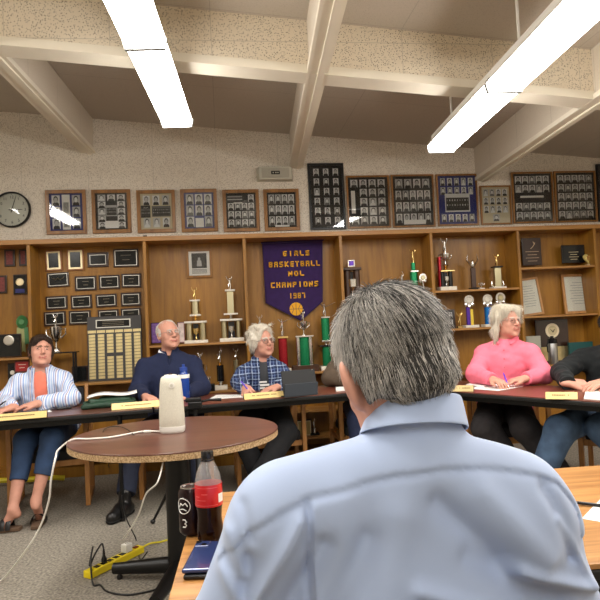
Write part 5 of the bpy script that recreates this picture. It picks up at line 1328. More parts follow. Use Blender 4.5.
plaque(13.5, 27, 274.5, 294.5, 'black plaque with a round gold wreath and blue name strip', trim_=M_platb, bw=.008, extra=emblem(M_goldt, .12, .30, M_navyp))
plaque(45.5, 62, 250, 271, 'upright light wood plaque with pale gold border, nearest the shelf post', board=M_ltp, trim_=M_goldt, bw=.014, ti=.016, rot=-2)
plaque(67, 84, 249, 270.5, 'upright light wood plaque with pale gold border, second from the post', board=M_ltp, trim_=M_goldt, bw=.014, ti=.016)
plaque(87.5, 108.5, 252.5, 267, 'black and silver plaque at the top row between upright and large ones')
plaque(113.5, 138.5, 249, 267, 'largest plaque of the top row with a glossy reflecting plate', trim_=M_silt, extra=lines(2, dim, (-.1, .15), .4), bw=.014)
plaque(47.5, 69, 272.5, 287, 'dark plaque bearing a spread gold eagle, tilted slightly', trim_=M_silt, rot=-2, bw=.012, extra=lambda t, w, h, th: MB().tube([(-w*.30, -th-.006, h*.15), (-w*.1, -th-.006, -.02*h), (0, -th-.006, .12*h), (w*.1, -th-.006, -.02*h), (w*.30, -th-.006, h*.15)], [.004, .012, .014, .012, .004], 6, flat=.4).build('eagle', M_goldt, t, smooth=True))
for (a, b_, c, d), lb in (((75, 96.5, 276, 290.5), 'black and silver plaque just right of the eagle plaque'), ((99, 120, 275, 289), 'black and silver plaque in the second row, third from the post'), ((121.5, 141, 273.5, 287.5), 'black and silver plaque at the end of the second row'),
    ((46, 67.5, 296, 309.5), 'black and silver plaque starting the third row, under the eagle plaque'), ((71, 92, 295, 308.5), 'black and silver plaque second in the third row'), ((96, 117, 294, 307), 'black and silver plaque third in the third row'), ((121, 141, 292.5, 306), 'black and silver plaque ending the third row'),
    ((44, 66, 311.5, 326), 'black and silver plaque directly behind the silver cup figure'), ((69, 91, 310.5, 324.5), 'black and silver plaque left above the name roll board'), ((98, 119, 309.5, 323), 'black and silver plaque half hidden by the name roll board header'), ((121, 141, 308, 321.5), 'plaque above the right corner of the name roll board')):
    plaque(a, b_, c, d, lb, extra=lines(2, dim, (-.12, .12), .3), bw=.016, rot=random.choice((-1, 0, 0, 1)))
# name roll board
y_ = YT+.04; a, b_ = PY(87.5, 350, y_), PY(142, 350, y_); w = b_.x-a.x; ztop = PY(114, 316, y_).z
nr = empty('name_roll_board', ((a.x+b_.x)/2, y_, s1+.0005), 0, 'large charcoal name roll board covered in columns of small brass plates', 'plaque'); nr.rotation_euler = (R(-3), 0, 0)
hh = ztop-s1; MB().b2(-w/2, w/2, -.012, .012, 0, hh).build('board', mat('charcoal board', col(62, 60, 60), .5), nr, bevel=.003)
MB().b2(-w*.34, w*.30, -.016, -.0122, hh*.82, hh*.95).build('header_plate', M_silt, nr); MB().b2(-w*.32, w*.28, -.0175, -.0162, hh*.835, hh*.935).build('header_face', M_platb, nr)
for i in range(3): MB().b2(-w*.22, w*.18, -.0184, -.0176, hh*(.855+.028*i), hh*(.862+.028*i)).build('header_line', dim, nr)
M_brass = mat('brushed brass plate', (.70, .58, .30, 1), .38, .75, var=.12, vscale=18)
first = None
def plate_at(x, z, wx):
    global first
    if first is None or wx != w*.118:
        o = MB().b2(-wx/2, wx/2, -.0145, -.0122, -hh*.0215, hh*.0215).build('name_plate', M_brass, nr)
        if wx == w*.118: first = o
    else: o = first.copy(); C.objects.link(o); o.parent = nr
    o.location = (x, 0, z)
for c in range(6):
    x = -w/2+w*(.085+.166*c); plate_at(x, hh*.765, w*.15)
    for r in range(14):
        if c in (2, 3) and r == 6: continue
        plate_at(x, hh*(.700-.0495*r), w*.118)
# shelf-standing plaques and frames
plaque(72, 88, 366, 382, 'black box plaque standing low beside the name roll board', y=YT+.11, trim_=M_platb, bw=.01, group=None)
plaque(-3, 21.5, 334, 357, 'black plaque with a silver crest standing on the leftmost shelf', y=YT, trim_=M_platb, bw=.008, group=None, extra=emblem(M_silt, .22, .22))
plaque(8, 17.5, 363, 382, 'black plaque with a white seal behind the striped shoulder', y=YT, trim_=M_platb, bw=.006, group=None, extra=emblem(M_marb, 0, .25))
plaque(15, 30, 360.5, 372, 'small red sign behind the striped-shirt woman', y=YT-.04, board=M_red_ph, trim_=M_red_ph, plate=mat('red plate', col(168, 40, 38), .4), bw=.006, group=None, extra=lines(2, M_marb, (-.12, .15), .5))
plaque(151, 161.5, 322.5, 343.5, 'purple booklet plaque standing left of the white-haired head', y=YT, board=M_walp, trim_=mat('purple print', col(92, 52, 130), .6, var=.3, vscale=50), plate=mat('purple print pale', col(120, 84, 150), .6, var=.3, vscale=70), bw=.006, group=None)
plaque(177.5, 185, 322, 343, 'dark edged plaque with a pinkish print right of the white-haired head', y=YT, board=M_walp, trim_=mat('pink print', col(196, 150, 150), .6), plate=mat('pale print', col(206, 190, 184), .6, var=.2), bw=.006, group=None)
plaque(296.5, 312, 419.5, 436.5, 'gold faced plaque standing on the low shelf under the tables', y=YT, board=M_wdk, trim_=M_goldt, plate=mat('engraved gold', col(180, 160, 104), .4), bw=.012, group=None)
framed('photo_frame', 186.5, 212, 249, 277.5, 'small oak framed black and white photo hanging inside the bookcase', M_label, lambda m, W, Hh, z0, y, rg: [setattr(m, 'mi', 5), m.quad((-W*.36, y, z0+Hh*.30), (W*.36, y, z0+Hh*.30), (W*.36, y, z0+Hh*.92), (-W*.36, y, z0+Hh*.92)), setattr(m, 'mi', 1), m.quad((-W*.12, y-.0005, z0+Hh*.38), (W*.12, y-.0005, z0+Hh*.38), (W*.10, y-.0005, z0+Hh*.62), (-W*.10, y-.0005, z0+Hh*.62)), m.quad((-W*.06, y-.0005, z0+Hh*.62), (W*.06, y-.0005, z0+Hh*.62), (W*.05, y-.0005, z0+Hh*.74), (-W*.05, y-.0005, z0+Hh*.74)), setattr(m, 'mi', 3)]+[m.quad((-W*.36, y, z0+Hh*(.08+.05*i)), (W*.36, y, z0+Hh*(.08+.05*i)), (W*.36, y, z0+Hh*(.105+.05*i)), (-W*.36, y, z0+Hh*(.105+.05*i))) for i in range(4)], y=BK-.013, fw=.022, tilt=5)
def cert(lean): 
    def f(m, W, Hh, z0, y, rg):
        m.mi = 2
        for i in range(9):
            L_ = W*(.5 if i in (0, 8) else .72-.1*(i % 3)); z = z0+Hh*(.82-.075*i); m.quad((-L_/2, y, z-.0018), (L_/2, y, z-.0018), (L_/2, y, z+.0018), (-L_/2, y, z+.0018))
    return f
M_parch = mat('certificate paper', col(248, 245, 228), .8); M_chf = wood('pale oak frame', col(170, 116, 62), col(200, 150, 94), 'Z', 8, 8, .4, .2)
t1, _, _ = framed('certificate_frame', 520.5, 543.5, 275.5, 313.5, 'wood framed certificate leaning beside the shelf post', M_parch, cert(0), frame=M_chf, y=BK-.06, fw=.022, tilt=-6, cat='framed certificate'); t1.rotation_euler = (R(-6), R(-5), 0); t1.location.z = s6b+.004
t2, _, _ = framed('certificate_frame', 564.5, 602, 272.5, 312.5, 'larger wood framed certificate standing by the right edge', M_parch, cert(0), frame=M_chf, y=BK-.06, fw=.026, tilt=-6, cat='framed certificate'); t2.location.z = s6b+.002
t3, _, _ = framed('photo_frame', 443, 455.5, 307.5, 326.5, 'little dark photo frame beside the gold figurine', M_slate, grid_layout(2, 2, .8, .8), frame=M_walp, y=YT+.03, fw=.014, tilt=-6, cat='photo frame'); t3.location.z = s5b+.001
# engraved wooden book-shaped award, black plaque and gold heart on the top right shelf
q = plaque(522, 541, 238, 265.5, 'dark wood award with a carved bird and rows of pale lettering', y=YT+.05, board=M_walp, trim_=M_walp, plate=M_walp, bw=.006, group=None, extra=lines(4, mat('pale engraving', col(196, 170, 140), .6), (-.34, .0), .7))
MB().tube([(-.015, -.024, .03), (.01, -.024, .05), (.035, -.024, .09), (.015, -.024, .10), (.03, -.024, .07)], .004, 6).build('bird', mat('pale engraving', None), q, smooth=True)
plaque(561.5, 584.5, 245, 263, 'black glass plaque with fine gold lettering beside the gold heart', y=YT+.05, board=M_blkp, trim_=M_blkp, plate=M_platb, bw=.01, group=None, extra=lines(4, M_goldt, (-.3, .1), .42))
hq = PY(588.5, 262, YT-.02); ht = empty('heart_award', (hq.x, YT-.02, s6+.0005), 0, 'gold heart-shaped award standing next to the black glass plaque', 'award')
sg = (Vector(ht.location)-CAM).dot(_f)/FPX; hp_ = [(5.6*sg*1.0*math.sin(t)**3, (13*math.cos(t)-5*math.cos(2*t)-2*math.cos(3*t)-math.cos(4*t))/16*5.6*sg) for t in [i*2*math.pi/28 for i in range(28)]]
MB().prism(hp_, (0, .008, 7.5*sg), (1, 0, 0), (0, 0, 1), .016).build('heart', mat('pale gold lacquer', col(214, 196, 120), .35, .2), ht, bevel=.003); MB().lathe([(2.6*sg, 0), (2.2*sg, .2*sg)], (0, -.009, 8*sg), 16, T=Matrix.Rotation(R(90), 3, 'X')).build('medallion', M_goldm, ht); MB().b2(-3*sg, 3*sg, -.02, .02, 0, 1.9*sg).build('foot', M_goldt, ht)
# wooden plaque with seal, grey panel, teal folder, thermos
q = plaque(536, 568.5, 319.5, 363.5, 'dark wooden plaque with a large round cream seal behind the steel flask', y=YT+.09, board=M_walp, trim_=M_walp, plate=M_walp, bw=.012, group=None)
sg = (Vector(q.location)-CAM).dot(_f)/FPX
MB().lathe([(7.2*sg, 0), (7.2*sg, .006)], (0, -.021, 11*sg), 32, T=Matrix.Rotation(R(90), 3, 'X')).build('seal', mat('cream seal', col(238, 222, 190), .5), q); MB().lathe([(4.9*sg, 0), (4.9*sg, .002)], (0, -.028, 11*sg), 24, T=Matrix.Rotation(R(90), 3, 'X')).build('seal_centre', mat('pale gold seal', col(206, 190, 150), .5), q)
MB().tube([(-2.4*sg, -.031, 12.5*sg), (0, -.031, 9.5*sg), (2.4*sg, -.031, 12.5*sg)], [.3*sg, 1.3*sg, .3*sg], 6, flat=.4).build('eagle', M_walp, q)
for sx in (-1, 1): MB().b2(sx*10*sg-5.5*sg, sx*10*sg+5.5*sg, -.022, -.0185, -19*sg, -5*sg).build('brass_plate', M_brass, q)
plaque(526.5, 541, 336, 363.5, 'pale grey panel standing on edge behind the pink shoulder', y=YT+.02, board=mat('pale grey card', col(176, 174, 160), .7), trim_=mat('pale grey card', None), plate=mat('pale grey card', None), bw=.01, group=None)
bq = PY(580, 352, YT); tag(MB().b2(bq.x-.12, bq.x+.14, YT-.01, YT+.02, s6c+.0005, PY(580, 342, YT).z).build('teal_folder', mat('teal cover', col(14, 76, 76), .5), bevel=.003), 'teal folder standing behind the black hooded sweatshirt', 'folder')
fy = BF+.05; fq = PY(553.5, 363, fy); fl = empty('steel_flask', (fq.x, fy, s6c+.0005), 0, 'brushed steel flask with a black lid and strap on the shelf', 'flask'); sg = (Vector(fl.location)-CAM).dot(_f)/FPX
MB().lathe([(4.4*sg, 0), (4.6*sg, 1*sg), (4.6*sg, 20*sg), (4.3*sg, 21*sg)], n=24).build('body', metal('brushed steel', (.42, .42, .42, 1), .32), fl, smooth=True); MB().lathe([(4.7*sg, 20.6*sg), (4.8*sg, 24.6*sg), (3.8*sg, 25.5*sg), (1.6*sg, 25.6*sg), (1.5*sg, 28*sg)], n=24).build('lid', M_blkp, fl, smooth=True)
MB().tube([(-4.6*sg, -.01, 23*sg), (-6.2*sg, -.01, 19*sg), (-6*sg, -.01, 13*sg), (-5*sg, -.01, 12*sg)], .6*sg, 8).build('strap', M_blkp, fl, smooth=True)
# rosette ribbon
rq = PY(22, 322, BK-.02); rs = empty('rosette_ribbon', (rq.x, BK-.014, rq.z), 0, 'green rosette ribbon with pale tails pinned beside the first shelf post', 'ribbon'); M_rg = mat('mint green satin', col(96, 158, 104), .5); M_rp = mat('pale yellow green satin', col(190, 196, 134), .5)
sg = BK/600; m = MB(); n_ = 48
vs = [(0, -.012, 0)]+[((5.4*sg*(1 if i % 2 else .93))*math.cos(i*2*math.pi/n_), -.004-(.010 if i % 2 else .0), (6.6*sg*(1 if i % 2 else .93))*math.sin(i*2*math.pi/n_)) for i in range(n_)]
m.add(vs, [(0, 1+i, 1+(i+1) % n_) for i in range(n_)]); m.build('rosette', M_rg, rs); MB().lathe([(2.6*sg, 0), (2.4*sg, .006)], (0, -.012, 0), 20, T=Matrix.Rotation(R(90), 3, 'X')).build('button', M_rg, rs)
for dx, L_, mm in ((-3, 24, M_rp), (.6, 29, M_rp), (3.4, 22, M_rg)): MB().add([((dx-1.8)*sg, -.004, -5*sg), ((dx+1.8)*sg, -.004, -5*sg), ((dx*1.25+2)*sg, -.010, -L_*sg), (dx*1.25*sg, -.010, (-L_+1.6)*sg), ((dx*1.25-2)*sg, -.010, -L_*sg)], [(0, 1, 2, 3, 4)]).build('tail', mm, rs)
# ------------------------------------------------------------------ things on the tables
M_gplate = mat('satin gold name plate', (.66, .50, .20, 1), .4, .25); M_gprint = mat('engraved print', col(120, 98, 52), .5)
M_paper = mat('white paper', col(236, 236, 232), .8); M_print = mat('grey print', col(150, 150, 150), .8)
def nameplate(px0, px1, pyb, label, y, rz, hgt=.042, shade=M_gplate):
    a, b_ = PZ(px0, pyb, TZ), PZ(px1, pyb, TZ); c = (a+b_)/2
    d = (b_-a).length; w = d
    t = empty('name_plate_stand', (c.x, c.y, TZ+.0005), rz, label, 'name plate', 'gold name plates along the tables'); w *= abs(1/max(.6, math.cos(rz-math.atan2(b_.y-a.y, b_.x-a.x))))
    MB().add([(-w/2, 0, 0), (w/2, 0, 0), (w/2, .055, 0), (-w/2, .055, 0), (-w/2, .022, hgt), (w/2, .022, hgt), (w/2, .030, hgt), (-w/2, .030, hgt)], [(3, 2, 1, 0), (4, 5, 6, 7), (0, 1, 5, 4), (1, 2, 6, 5), (2, 3, 7, 6), (3, 0, 4, 7)]).build('wedge', M_wdk, t, bevel=.0015)
    k = math.atan2(.022, hgt); T_ = Matrix.Rotation(-k, 3, 'X'); n = T_@Vector((0, -1, 0))
    MB().box(Vector((0, .011, hgt/2))+n*.0016, (w*.985, .002, math.hypot(.022, hgt)*.96), T=T_).build('gold_face', shade, t)
    m = MB(); rg = random.Random(int(px1)); x = -w*.30
    while x < w*.30:
        L_ = rg.uniform(.006, .012); m.box(Vector((x+L_/2, .011+.0035*0, hgt*.56))+n*.0029, (L_*.8, .0006, .0075), T=T_); x += L_
        if rg.random() < .15: x += .012
    m.build('engraving', M_gprint, t)
    return t
rzL = math.atan(.153); rzR = math.atan2(uy, ux)
nameplate(-3, 36.5, 420, 'gold name plate in front of the striped-shirt woman', 0, rzL)
nameplate(119.5, 153, 408.5, 'gold name plate between the green jacket and the white camera', 0, rzL)
nameplate(249.5, 279.5, 398.5, 'gold name plate beside the dark tablet', 0, rzL)
nameplate(452, 473.5, 391.8, 'darker gold name plate turned away, in front of the pink blouse', 0, R(-30), shade=mat('bronze gold plate', (.50, .38, .18, 1), .4, .5))
nameplate(545.5, 578, 399.5, 'gold name plate in front of the black sweatshirt', 0, R(-32))
def sheet(corners, label, name='paper_sheet', th=.0012, z0=.0006, m=None, cat='paper', group=None, print_=True, lift=0):
    P4 = [PZ(px, py, TZ) for px, py in corners]; c = sum(P4, Vector())/4
    t = empty(name, (c.x, c.y, TZ+z0), 0, label, cat, group); q = MB(); vs = [(p.x-c.x, p.y-c.y, 0) for p in P4]
    q.add(vs+[(x, y, th) for x, y, z in vs], [(3, 2, 1, 0), (4, 5, 6, 7), (0, 1, 5, 4), (1, 2, 6, 5), (2, 3, 7, 6), (3, 0, 4, 7)]); q.build('page', m or M_paper, t)
    if print_:
        g = MB()
        for i in range(7):
            u = .15+.1*i; a = Vector(vs[0]).lerp(Vector(vs[3]), u); b_ = Vector(vs[1]).lerp(Vector(vs[2]), u); e = .30 if i % 3 == 2 else .12
            p0, p1 = a.lerp(b_, .12), a.lerp(b_, 1-e); dd = (Vector(vs[3])-Vector(vs[0]))*.018
            g.add([p0+Vector((0, 0, th+.0002)), p1+Vector((0, 0, th+.0002)), p1+dd+Vector((0, 0, th+.0002)), p0+dd+Vector((0, 0, th+.0002))], [(0, 1, 2, 3)])
        g.build('printed_lines', M_print, t)
    return t
sheet([(209, 399.6), (247, 397.2), (250, 394.5), (216, 395.4)], 'white printed sheets under the writing hand of the plaid-shirted man', th=.003)
sheet([(155, 403.5), (158, 401.5), (150, 399), (128, 400)], 'white papers behind the name plate by the white camera', th=.004)
sheet([(40, 413.5), (52, 411.8), (48, 408.6), (38, 409.8)], 'small white card beside the first name plate', name='white_card', print_=False)
sheet([(470, 388.8), (498, 391.0), (524, 386.5), (492, 383.2)], 'white sheet lying in front of the pink-bloused woman', th=.002)
sheet([(466, 385.8), (484, 387.8), (498, 383.5), (478, 381.5)], 'open notepad under the hands of the pink-bloused woman', name='notepad', th=.008, z0=.003)
sheet([(584, 399.2), (612, 401.5), (618, 391.5), (586, 390.0)], 'thick white notepad beside the last gold name plate', name='notepad', th=.006)
sheet([(336, 391.5), (346, 390.7), (346, 388), (336, 388.5)], 'folded white paper in front of the brown jacket sleeve', th=.012, print_=False)
M_pen = mat('black pen plastic', col(20, 20, 24), .3); M_purplepen = mat('purple pen plastic', col(96, 60, 190), .35)
def pen(p0, p1, label, m, r=.0045, name='pen'):
    p0, p1 = Vector(p0), Vector(p1); t = empty(name, p0, 0, label, 'pen'); d = (p1-p0)
    MB().tube([d*.10, d*.86], r, 8).build('barrel', m, t, smooth=True); MB().tube([(0, 0, 0), d*.05, d*.10], [.0008, .002, r], 8).build('tip', M_silv, t, smooth=True); MB().tube([d*.86, d], [r, r*.7], 8).build('cap', m, t, smooth=True)
wp = TP['wr'][-1]+TP['L0']
pen((wp[0]+.055, wp[1]-.115, TZ+.004), (wp[0]-.035, wp[1]-.045, TZ+.115), 'purple pen held by the plaid-shirted man', M_purplepen, .006)
wl = TL['wr'][-1]+TL['L0']; pen((wl[0]-.15, wl[1]-.13, TZ+.005), (wl[0]-.02, wl[1]-.06, TZ+.10), 'black pen held by the striped-shirt woman', M_pen, .0055)
wk = TK['wr'][-1]+TK['L0']; pen((wk[0]+.05, wk[1]-.13, TZ+.013), (wk[0]+.08, wk[1]+.0, TZ+.10), 'violet pen held by the pink-bloused woman', M_purplepen, .0055)
# green folded jacket with papers on it
jq = [PZ(78, 411.5, TZ), PZ(131, 407, TZ)]; jc = (jq[0]+jq[1])/2+Vector((0, .12, 0)); jw = (jq[1]-jq[0]).length
G = Solid((-jw/2-.06, -.20, -.01), (jw/2+.06, .20, .13), .005)
for i, (x0, x1, yy, zz, r) in enumerate(((-.17, .17, -.06, .022, .022), (-.16, .17, .03, .024, .026), (-.13, .14, .09, .022, .024), (-.12, .15, -.02, .045, .022), (-.05, .15, .04, .055, .018))): G.cap((x0*jw/.38, yy, zz), (x1*jw/.38, yy+.01, zz), r, r, .02)
fz = wav(5, 7, 60); fz2 = wav(8, 7, 130); G.warp(lambda x, y, z: .006*fz(x, y, z)+.002*fz2(x, y, z)); G.half((0, 0, .001), (0, 0, -1))
jk = tag(link('folded_jacket', G.mesh('folded_jacket'), [mat('dark green nylon', col(24, 56, 38), .6, var=.2, vscale=18)]), 'dark green folded jacket lying on the table under white papers', 'jacket'); jk.location = (jc.x, jc.y, TZ+.0005); jk.rotation_euler = (0, 0, rzL)
pp = empty('paper_stack', (jc.x+.02, jc.y+.07, TZ+.078), rzL, 'white papers resting on the green folded jacket', 'paper'); q = MB()
for i in range(13):
    for j in range(2): q.v.append((-.17+.34*i/12, -.10+.2*j, .012*math.sin(i*.5)+.020*i/12))
q.f = [(i*2, i*2+2, i*2+3, i*2+1) for i in range(12)]; q.m = [0]*12; o = q.build('pages', M_paper, pp, smooth=True); o.modifiers.new('t', 'SOLIDIFY').thickness = .007
# tablet in its folding case, seen from behind
a, b_ = PZ(284.5, 398.3, TZ), PZ(320, 394.8, TZ); c = (a+b_)/2; tb = empty('tablet', (c.x, c.y, TZ+.0005), math.atan2(b_.y-a.y, b_.x-a.x), 'black tablet propped in a folding grey keyboard case', 'tablet'); w = (b_-a).length*.96
Tl = Matrix.Rotation(R(-14), 3, 'X'); M_case = mat('slate grey case', col(56, 62, 70), .7); M_cased = mat('black case back', col(16, 17, 20), .6)
MB().box((0, .045, .095), (w, .010, .19), T=Tl).build('back_cover', M_cased, tb, bevel=.003); MB().box((0, .014, .048), (w*.97, .006, .098), T=Matrix.Rotation(R(10), 3, 'X')).build('stand_flap', M_case, tb, bevel=.002)
MB().box((0, .052, .096), (w*.94, .006, .176), T=Tl).build('screen', M_platb, tb); MB().b2(-w/2, w/2, .06, .22, 0, .008).build('keyboard', M_cased, tb, bevel=.002); MB().lathe([(.006, 0), (.006, .003)], (w*.42, .064, .180), 12, T=Matrix.Rotation(R(90), 3, 'X')).build('camera_lens', M_silv, tb)
# blue water bottle
wb_y = PZ(184.5, 402, TZ).y+.10; wq = PY(184.5, 396, wb_y); wb = empty('water_bottle', (wq.x, wb_y, TZ+.0005), 0, 'translucent blue water bottle with a white label behind the white camera', 'bottle'); sg = (Vector(wb.location)-CAM).dot(_f)/FPX
mb, N, L, b = _new('blue tinted bottle plastic'); b.inputs['Base Color'].default_value = col(36, 88, 200); b.inputs['Transmission Weight'].default_value = .55; b.inputs['Roughness'].default_value = .12
MB().lathe([(5*sg, 0), (5.6*sg, 1.5*sg), (5.6*sg, 22*sg), (4.6*sg, 26*sg), (3.6*sg, 28*sg), (3.6*sg, 30*sg)], n=24).build('body', mb, wb, smooth=True); MB().lathe([(3.8*sg, 29.5*sg), (3.8*sg, 33*sg), (1.4*sg, 33.4*sg), (1.4*sg, 36*sg)], n=20).build('cap', mat('blue cap', col(40, 70, 150), .4), wb, smooth=True); MB().lathe([(5.72*sg, 22.3*sg), (5.72*sg, 26*sg)], n=24, cap=False).build('label_band', M_paper, wb, smooth=True)
# dark wallet case next to the first name plate
q = PZ(63, 409.5, TZ); t = tag(MB().box((0, 0, .008), (.10, .06, .015)).build('phone', M_blkp, bevel=.005), 'black phone lying beside the forearm in the striped sleeve', 'phone'); t.location = (q.x, q.y+.02, TZ+.0005); t.rotation_euler = (0, 0, R(20))
# ---- on the round table: conference camera and its cables
q = PZ(172.5, 433.5, TZ); cy_ = q.y+.045; cq = PY(172.5, 430, cy_); cv = empty('conference_camera', (cq.x, cy_, TZ+.0005), 0, 'tall white fabric-covered conference camera standing on the round table', 'camera'); sg = (Vector(cv.location)-CAM).dot(_f)/FPX
M_fab = mat('off white speaker fabric', col(206, 202, 186), .85, var=.10, vscale=260, bump=.3, bscale=500); M_wpl = mat('white plastic', col(226, 224, 216), .35)
def sq(r, z, n=40, e=.78, fy=.86):
    out = []
    for j in range(n):
        a = 2*math.pi*j/n; c_, s_ = math.cos(a), math.sin(a); out.append((r*math.copysign(abs(c_)**e, c_), r*fy*math.copysign(abs(s_)**e, s_), z))
    return out
def sqloft(rings): m = MB(); n = len(rings[0]); m.add([p for r in rings for p in r], [(i*n+j, i*n+(j+1) % n, (i+1)*n+(j+1) % n, (i+1)*n+j) for i in range(len(rings)-1) for j in range(n)]+[tuple(range(n-1, -1, -1)), tuple(range((len(rings)-1)*n, len(rings)*n))]); return m
sqloft([sq(12.3*sg, 6*sg), sq(12.6*sg, 7*sg), sq(12.4*sg, 18*sg), sq(11.6*sg, 36*sg), sq(10.6*sg, 49*sg), sq(9.6*sg, 54*sg), sq(8*sg, 55.6*sg), sq(5*sg, 56.2*sg)]).build('fabric_body', M_fab, cv, smooth=True)
sqloft([sq(11.6*sg, 0), sq(12.4*sg, 1*sg), sq(12.7*sg, 3*sg), sq(12.7*sg, 6.4*sg), sq(12.2*sg, 6.6*sg)]).build('base', M_wpl, cv, smooth=True)
sqloft([sq(6.4*sg, 55.8*sg), sq(6.2*sg, 56.8*sg), sq(4.4*sg, 57.2*sg)]).build('lens_ring', M_wpl, cv, smooth=True); MB().lathe([(2*sg, 56.8*sg), (1.8*sg, 58.4*sg)], n=16).build('lens', M_blkp, cv, smooth=True)
MB().lathe([(2.9*sg, 0), (2.9*sg, .005)], (1.5*sg, -9.0*sg, 47*sg), 24, T=Matrix.Rotation(R(90), 3, 'X')).build('badge', M_wpl, cv); MB().lathe([(1.5*sg, 0), (1.5*sg, .002)], (1.5*sg, -9.0*sg-.005, 47*sg), 16, T=Matrix.Rotation(R(90), 3, 'X')).build('badge_mark', M_spk, cv)
M_wc = mat('white cable', col(232, 228, 220), .45); M_bc = mat('black cable', col(16, 16, 16), .5); M_yc = mat('yellow cable', col(214, 198, 40), .5)
def spline(pts, n=8):
    pts = [Vector(p) for p in pts]; out = []
    P_ = [pts[0]*2-pts[1]]+pts+[pts[-1]*2-pts[-2]]
    for i in range(1, len(P_)-2):
        for k in range(n):
            t = k/n; a, b_, c, d = P_[i-1:i+3]; out.append(.5*((2*b_)+(-a+c)*t+(2*a-5*b_+4*c-d)*t*t+(-a+3*b_-3*c+d)*t**3))
    return out+[pts[-1]]
def cable(pts, r, m, label, name='cable', extra=None):
    p0 = Vector(pts[0]); t = empty(name, p0, 0, label, 'cable'); MB().tube([p-p0 for p in spline(pts)], r, 8).build('cord', m, t, smooth=True)
    if extra: extra(t, p0)
    return t
def tz(px, py): p = PZ(px, py, TZ); p.z = TZ+.0055; return p
def fl_(px, py, h=.006): p = PZ(px, py, 0); p.z = h; return p
cpos = Vector(cv.location)
def conn(t, p0):
    a, b_ = tz(151, 432.5)-p0, tz(144, 432.8)-p0; MB().tube([a, b_], .008, 10).build('connector', M_wpl, t, smooth=True)
edge_pt = PZ(72, 441, TZ); edge_pt.z = TZ+.006
cable([cpos+Vector((-.055, -.01, .008)), tz(152, 432.4), tz(140, 433), tz(110, 438.5), tz(88, 440), edge_pt, edge_pt+Vector((-.06, -.02, -.04)), PY(55.5, 458, 2.92), PY(51, 480, 2.90), PY(49, 500, 2.92), PY(40, 527, 2.97), PY(24, 553, 3.03), fl_(2, 581), fl_(-22, 596)], .0045, M_wc, 'white cable running from the conference camera over the table edge to the floor', extra=conn)
cable([Vector((rc[0]+.05, rc[1]-.10, .702)), PY(168, 452, 2.82), PY(163.5, 457, 2.74), PY(162.3, 466, 2.68), PY(157, 483, 2.62), PY(146, 494, 2.70), PY(138, 516, 2.82), PY(127, 534, 2.98), fl_(123.5, 552, .075)], .0036, M_wc, 'white charging cable hanging from under the round table down to the power strip')
cable([tz(134, 436), tz(128, 431), tz(121, 428), tz(112, 427.5), tz(105, 430), tz(103, 433)], .0022, M_bc, 'thin black cable looped on the round table', 'thin_cable')
# ---- power strip on the floor
a, b_ = fl_(87, 579, 0), fl_(141, 552, 0); c = (a+b_)/2; ang = math.atan2(b_.y-a.y, b_.x-a.x); Lp = (b_-a).length
ps = empty('power_strip', (c.x, c.y, .001), ang, 'yellow metal power strip lying on the carpet under the round table', 'power strip')
MB().b2(-Lp/2, Lp/2, -.028, .028, 0, .038).build('housing', mat('safety yellow enamel', col(232, 208, 30), .4), ps, bevel=.005)
for i in range(6):
    x = -Lp*.33+i*Lp*.115; MB().b2(x-.015, x+.015, -.016, .016, .0375, .0395).build('socket', M_blkp, ps, bevel=.002)
MB().b2(Lp*.36, Lp*.43, -.012, .012, .0375, .044).build('switch', mat('dark red rocker', col(110, 40, 20), .4), ps, bevel=.002)
def on_strip(x, z=.04): v = Matrix.Rotation(ang, 3, 'Z')@Vector((x*Lp, 0, 0)); return Vector((c.x+v.x, c.y+v.y, .001+z))
ad = on_strip(.22); t = empty('usb_charger', ad, ang, 'small white usb charger plugged into the yellow power strip', 'charger'); MB().b2(-.024, .024, -.022, .022, 0, .045).build('body', M_wpl, t, bevel=.005); MB().b2(-.008, .008, -.004, .004, .045, .052).build('plug', M_wpl, t)
bk = on_strip(-.20); t = empty('black_plug', bk, ang, 'black plug standing in the yellow power strip', 'plug'); MB().lathe([(.015, 0), (.015, .02), (.008, .035), (.005, .07)], n=14).build('body', M_blkp, t, smooth=True)
b0 = on_strip(-.36, .0)
cable([bk+Vector((0, 0, .07)), bk+Vector((-.01, 0, .10)), bk+Vector((-.045, -.02, .05)), bk+Vector((-.07, -.03, -.0)), bk+Vector((-.055, .0, .09)), bk+Vector((-.06, -.04, .03)), fl_(93, 586, .01), fl_(100, 586, .006), fl_(108, 593), fl_(130, 596), fl_(160, 590)], .0045, M_bc, 'black cord looping up from the power strip and away across the carpet')
cable([on_strip(.5, .02), fl_(150, 547, .02), fl_(160, 543), fl_(172, 541), fl_(200, 545)], .0055, M_yc, 'yellow cord leaving the power strip towards the pedestal')
cable([fl_(148, 566, .075), fl_(140, 560), fl_(136, 540), PY(127, 520, 3.6), PY(122, 500, 4.0), fl_(122, 478), fl_(110, 470), PY(108, 455, 4.4), PY(107, 440, 4.45)], .0035, M_bc, 'black cord dropping from the tables past the black shoe')
cable([(-2.3, 5.50, .03), (-2.0, 5.48, .055), (-1.75, 5.50, .04), (-1.55, 5.47, .05), (-1.42, 5.50, .03)], .022, M_yc, 'thick yellow cord lying along the foot of the bookcase', 'extension_cord')
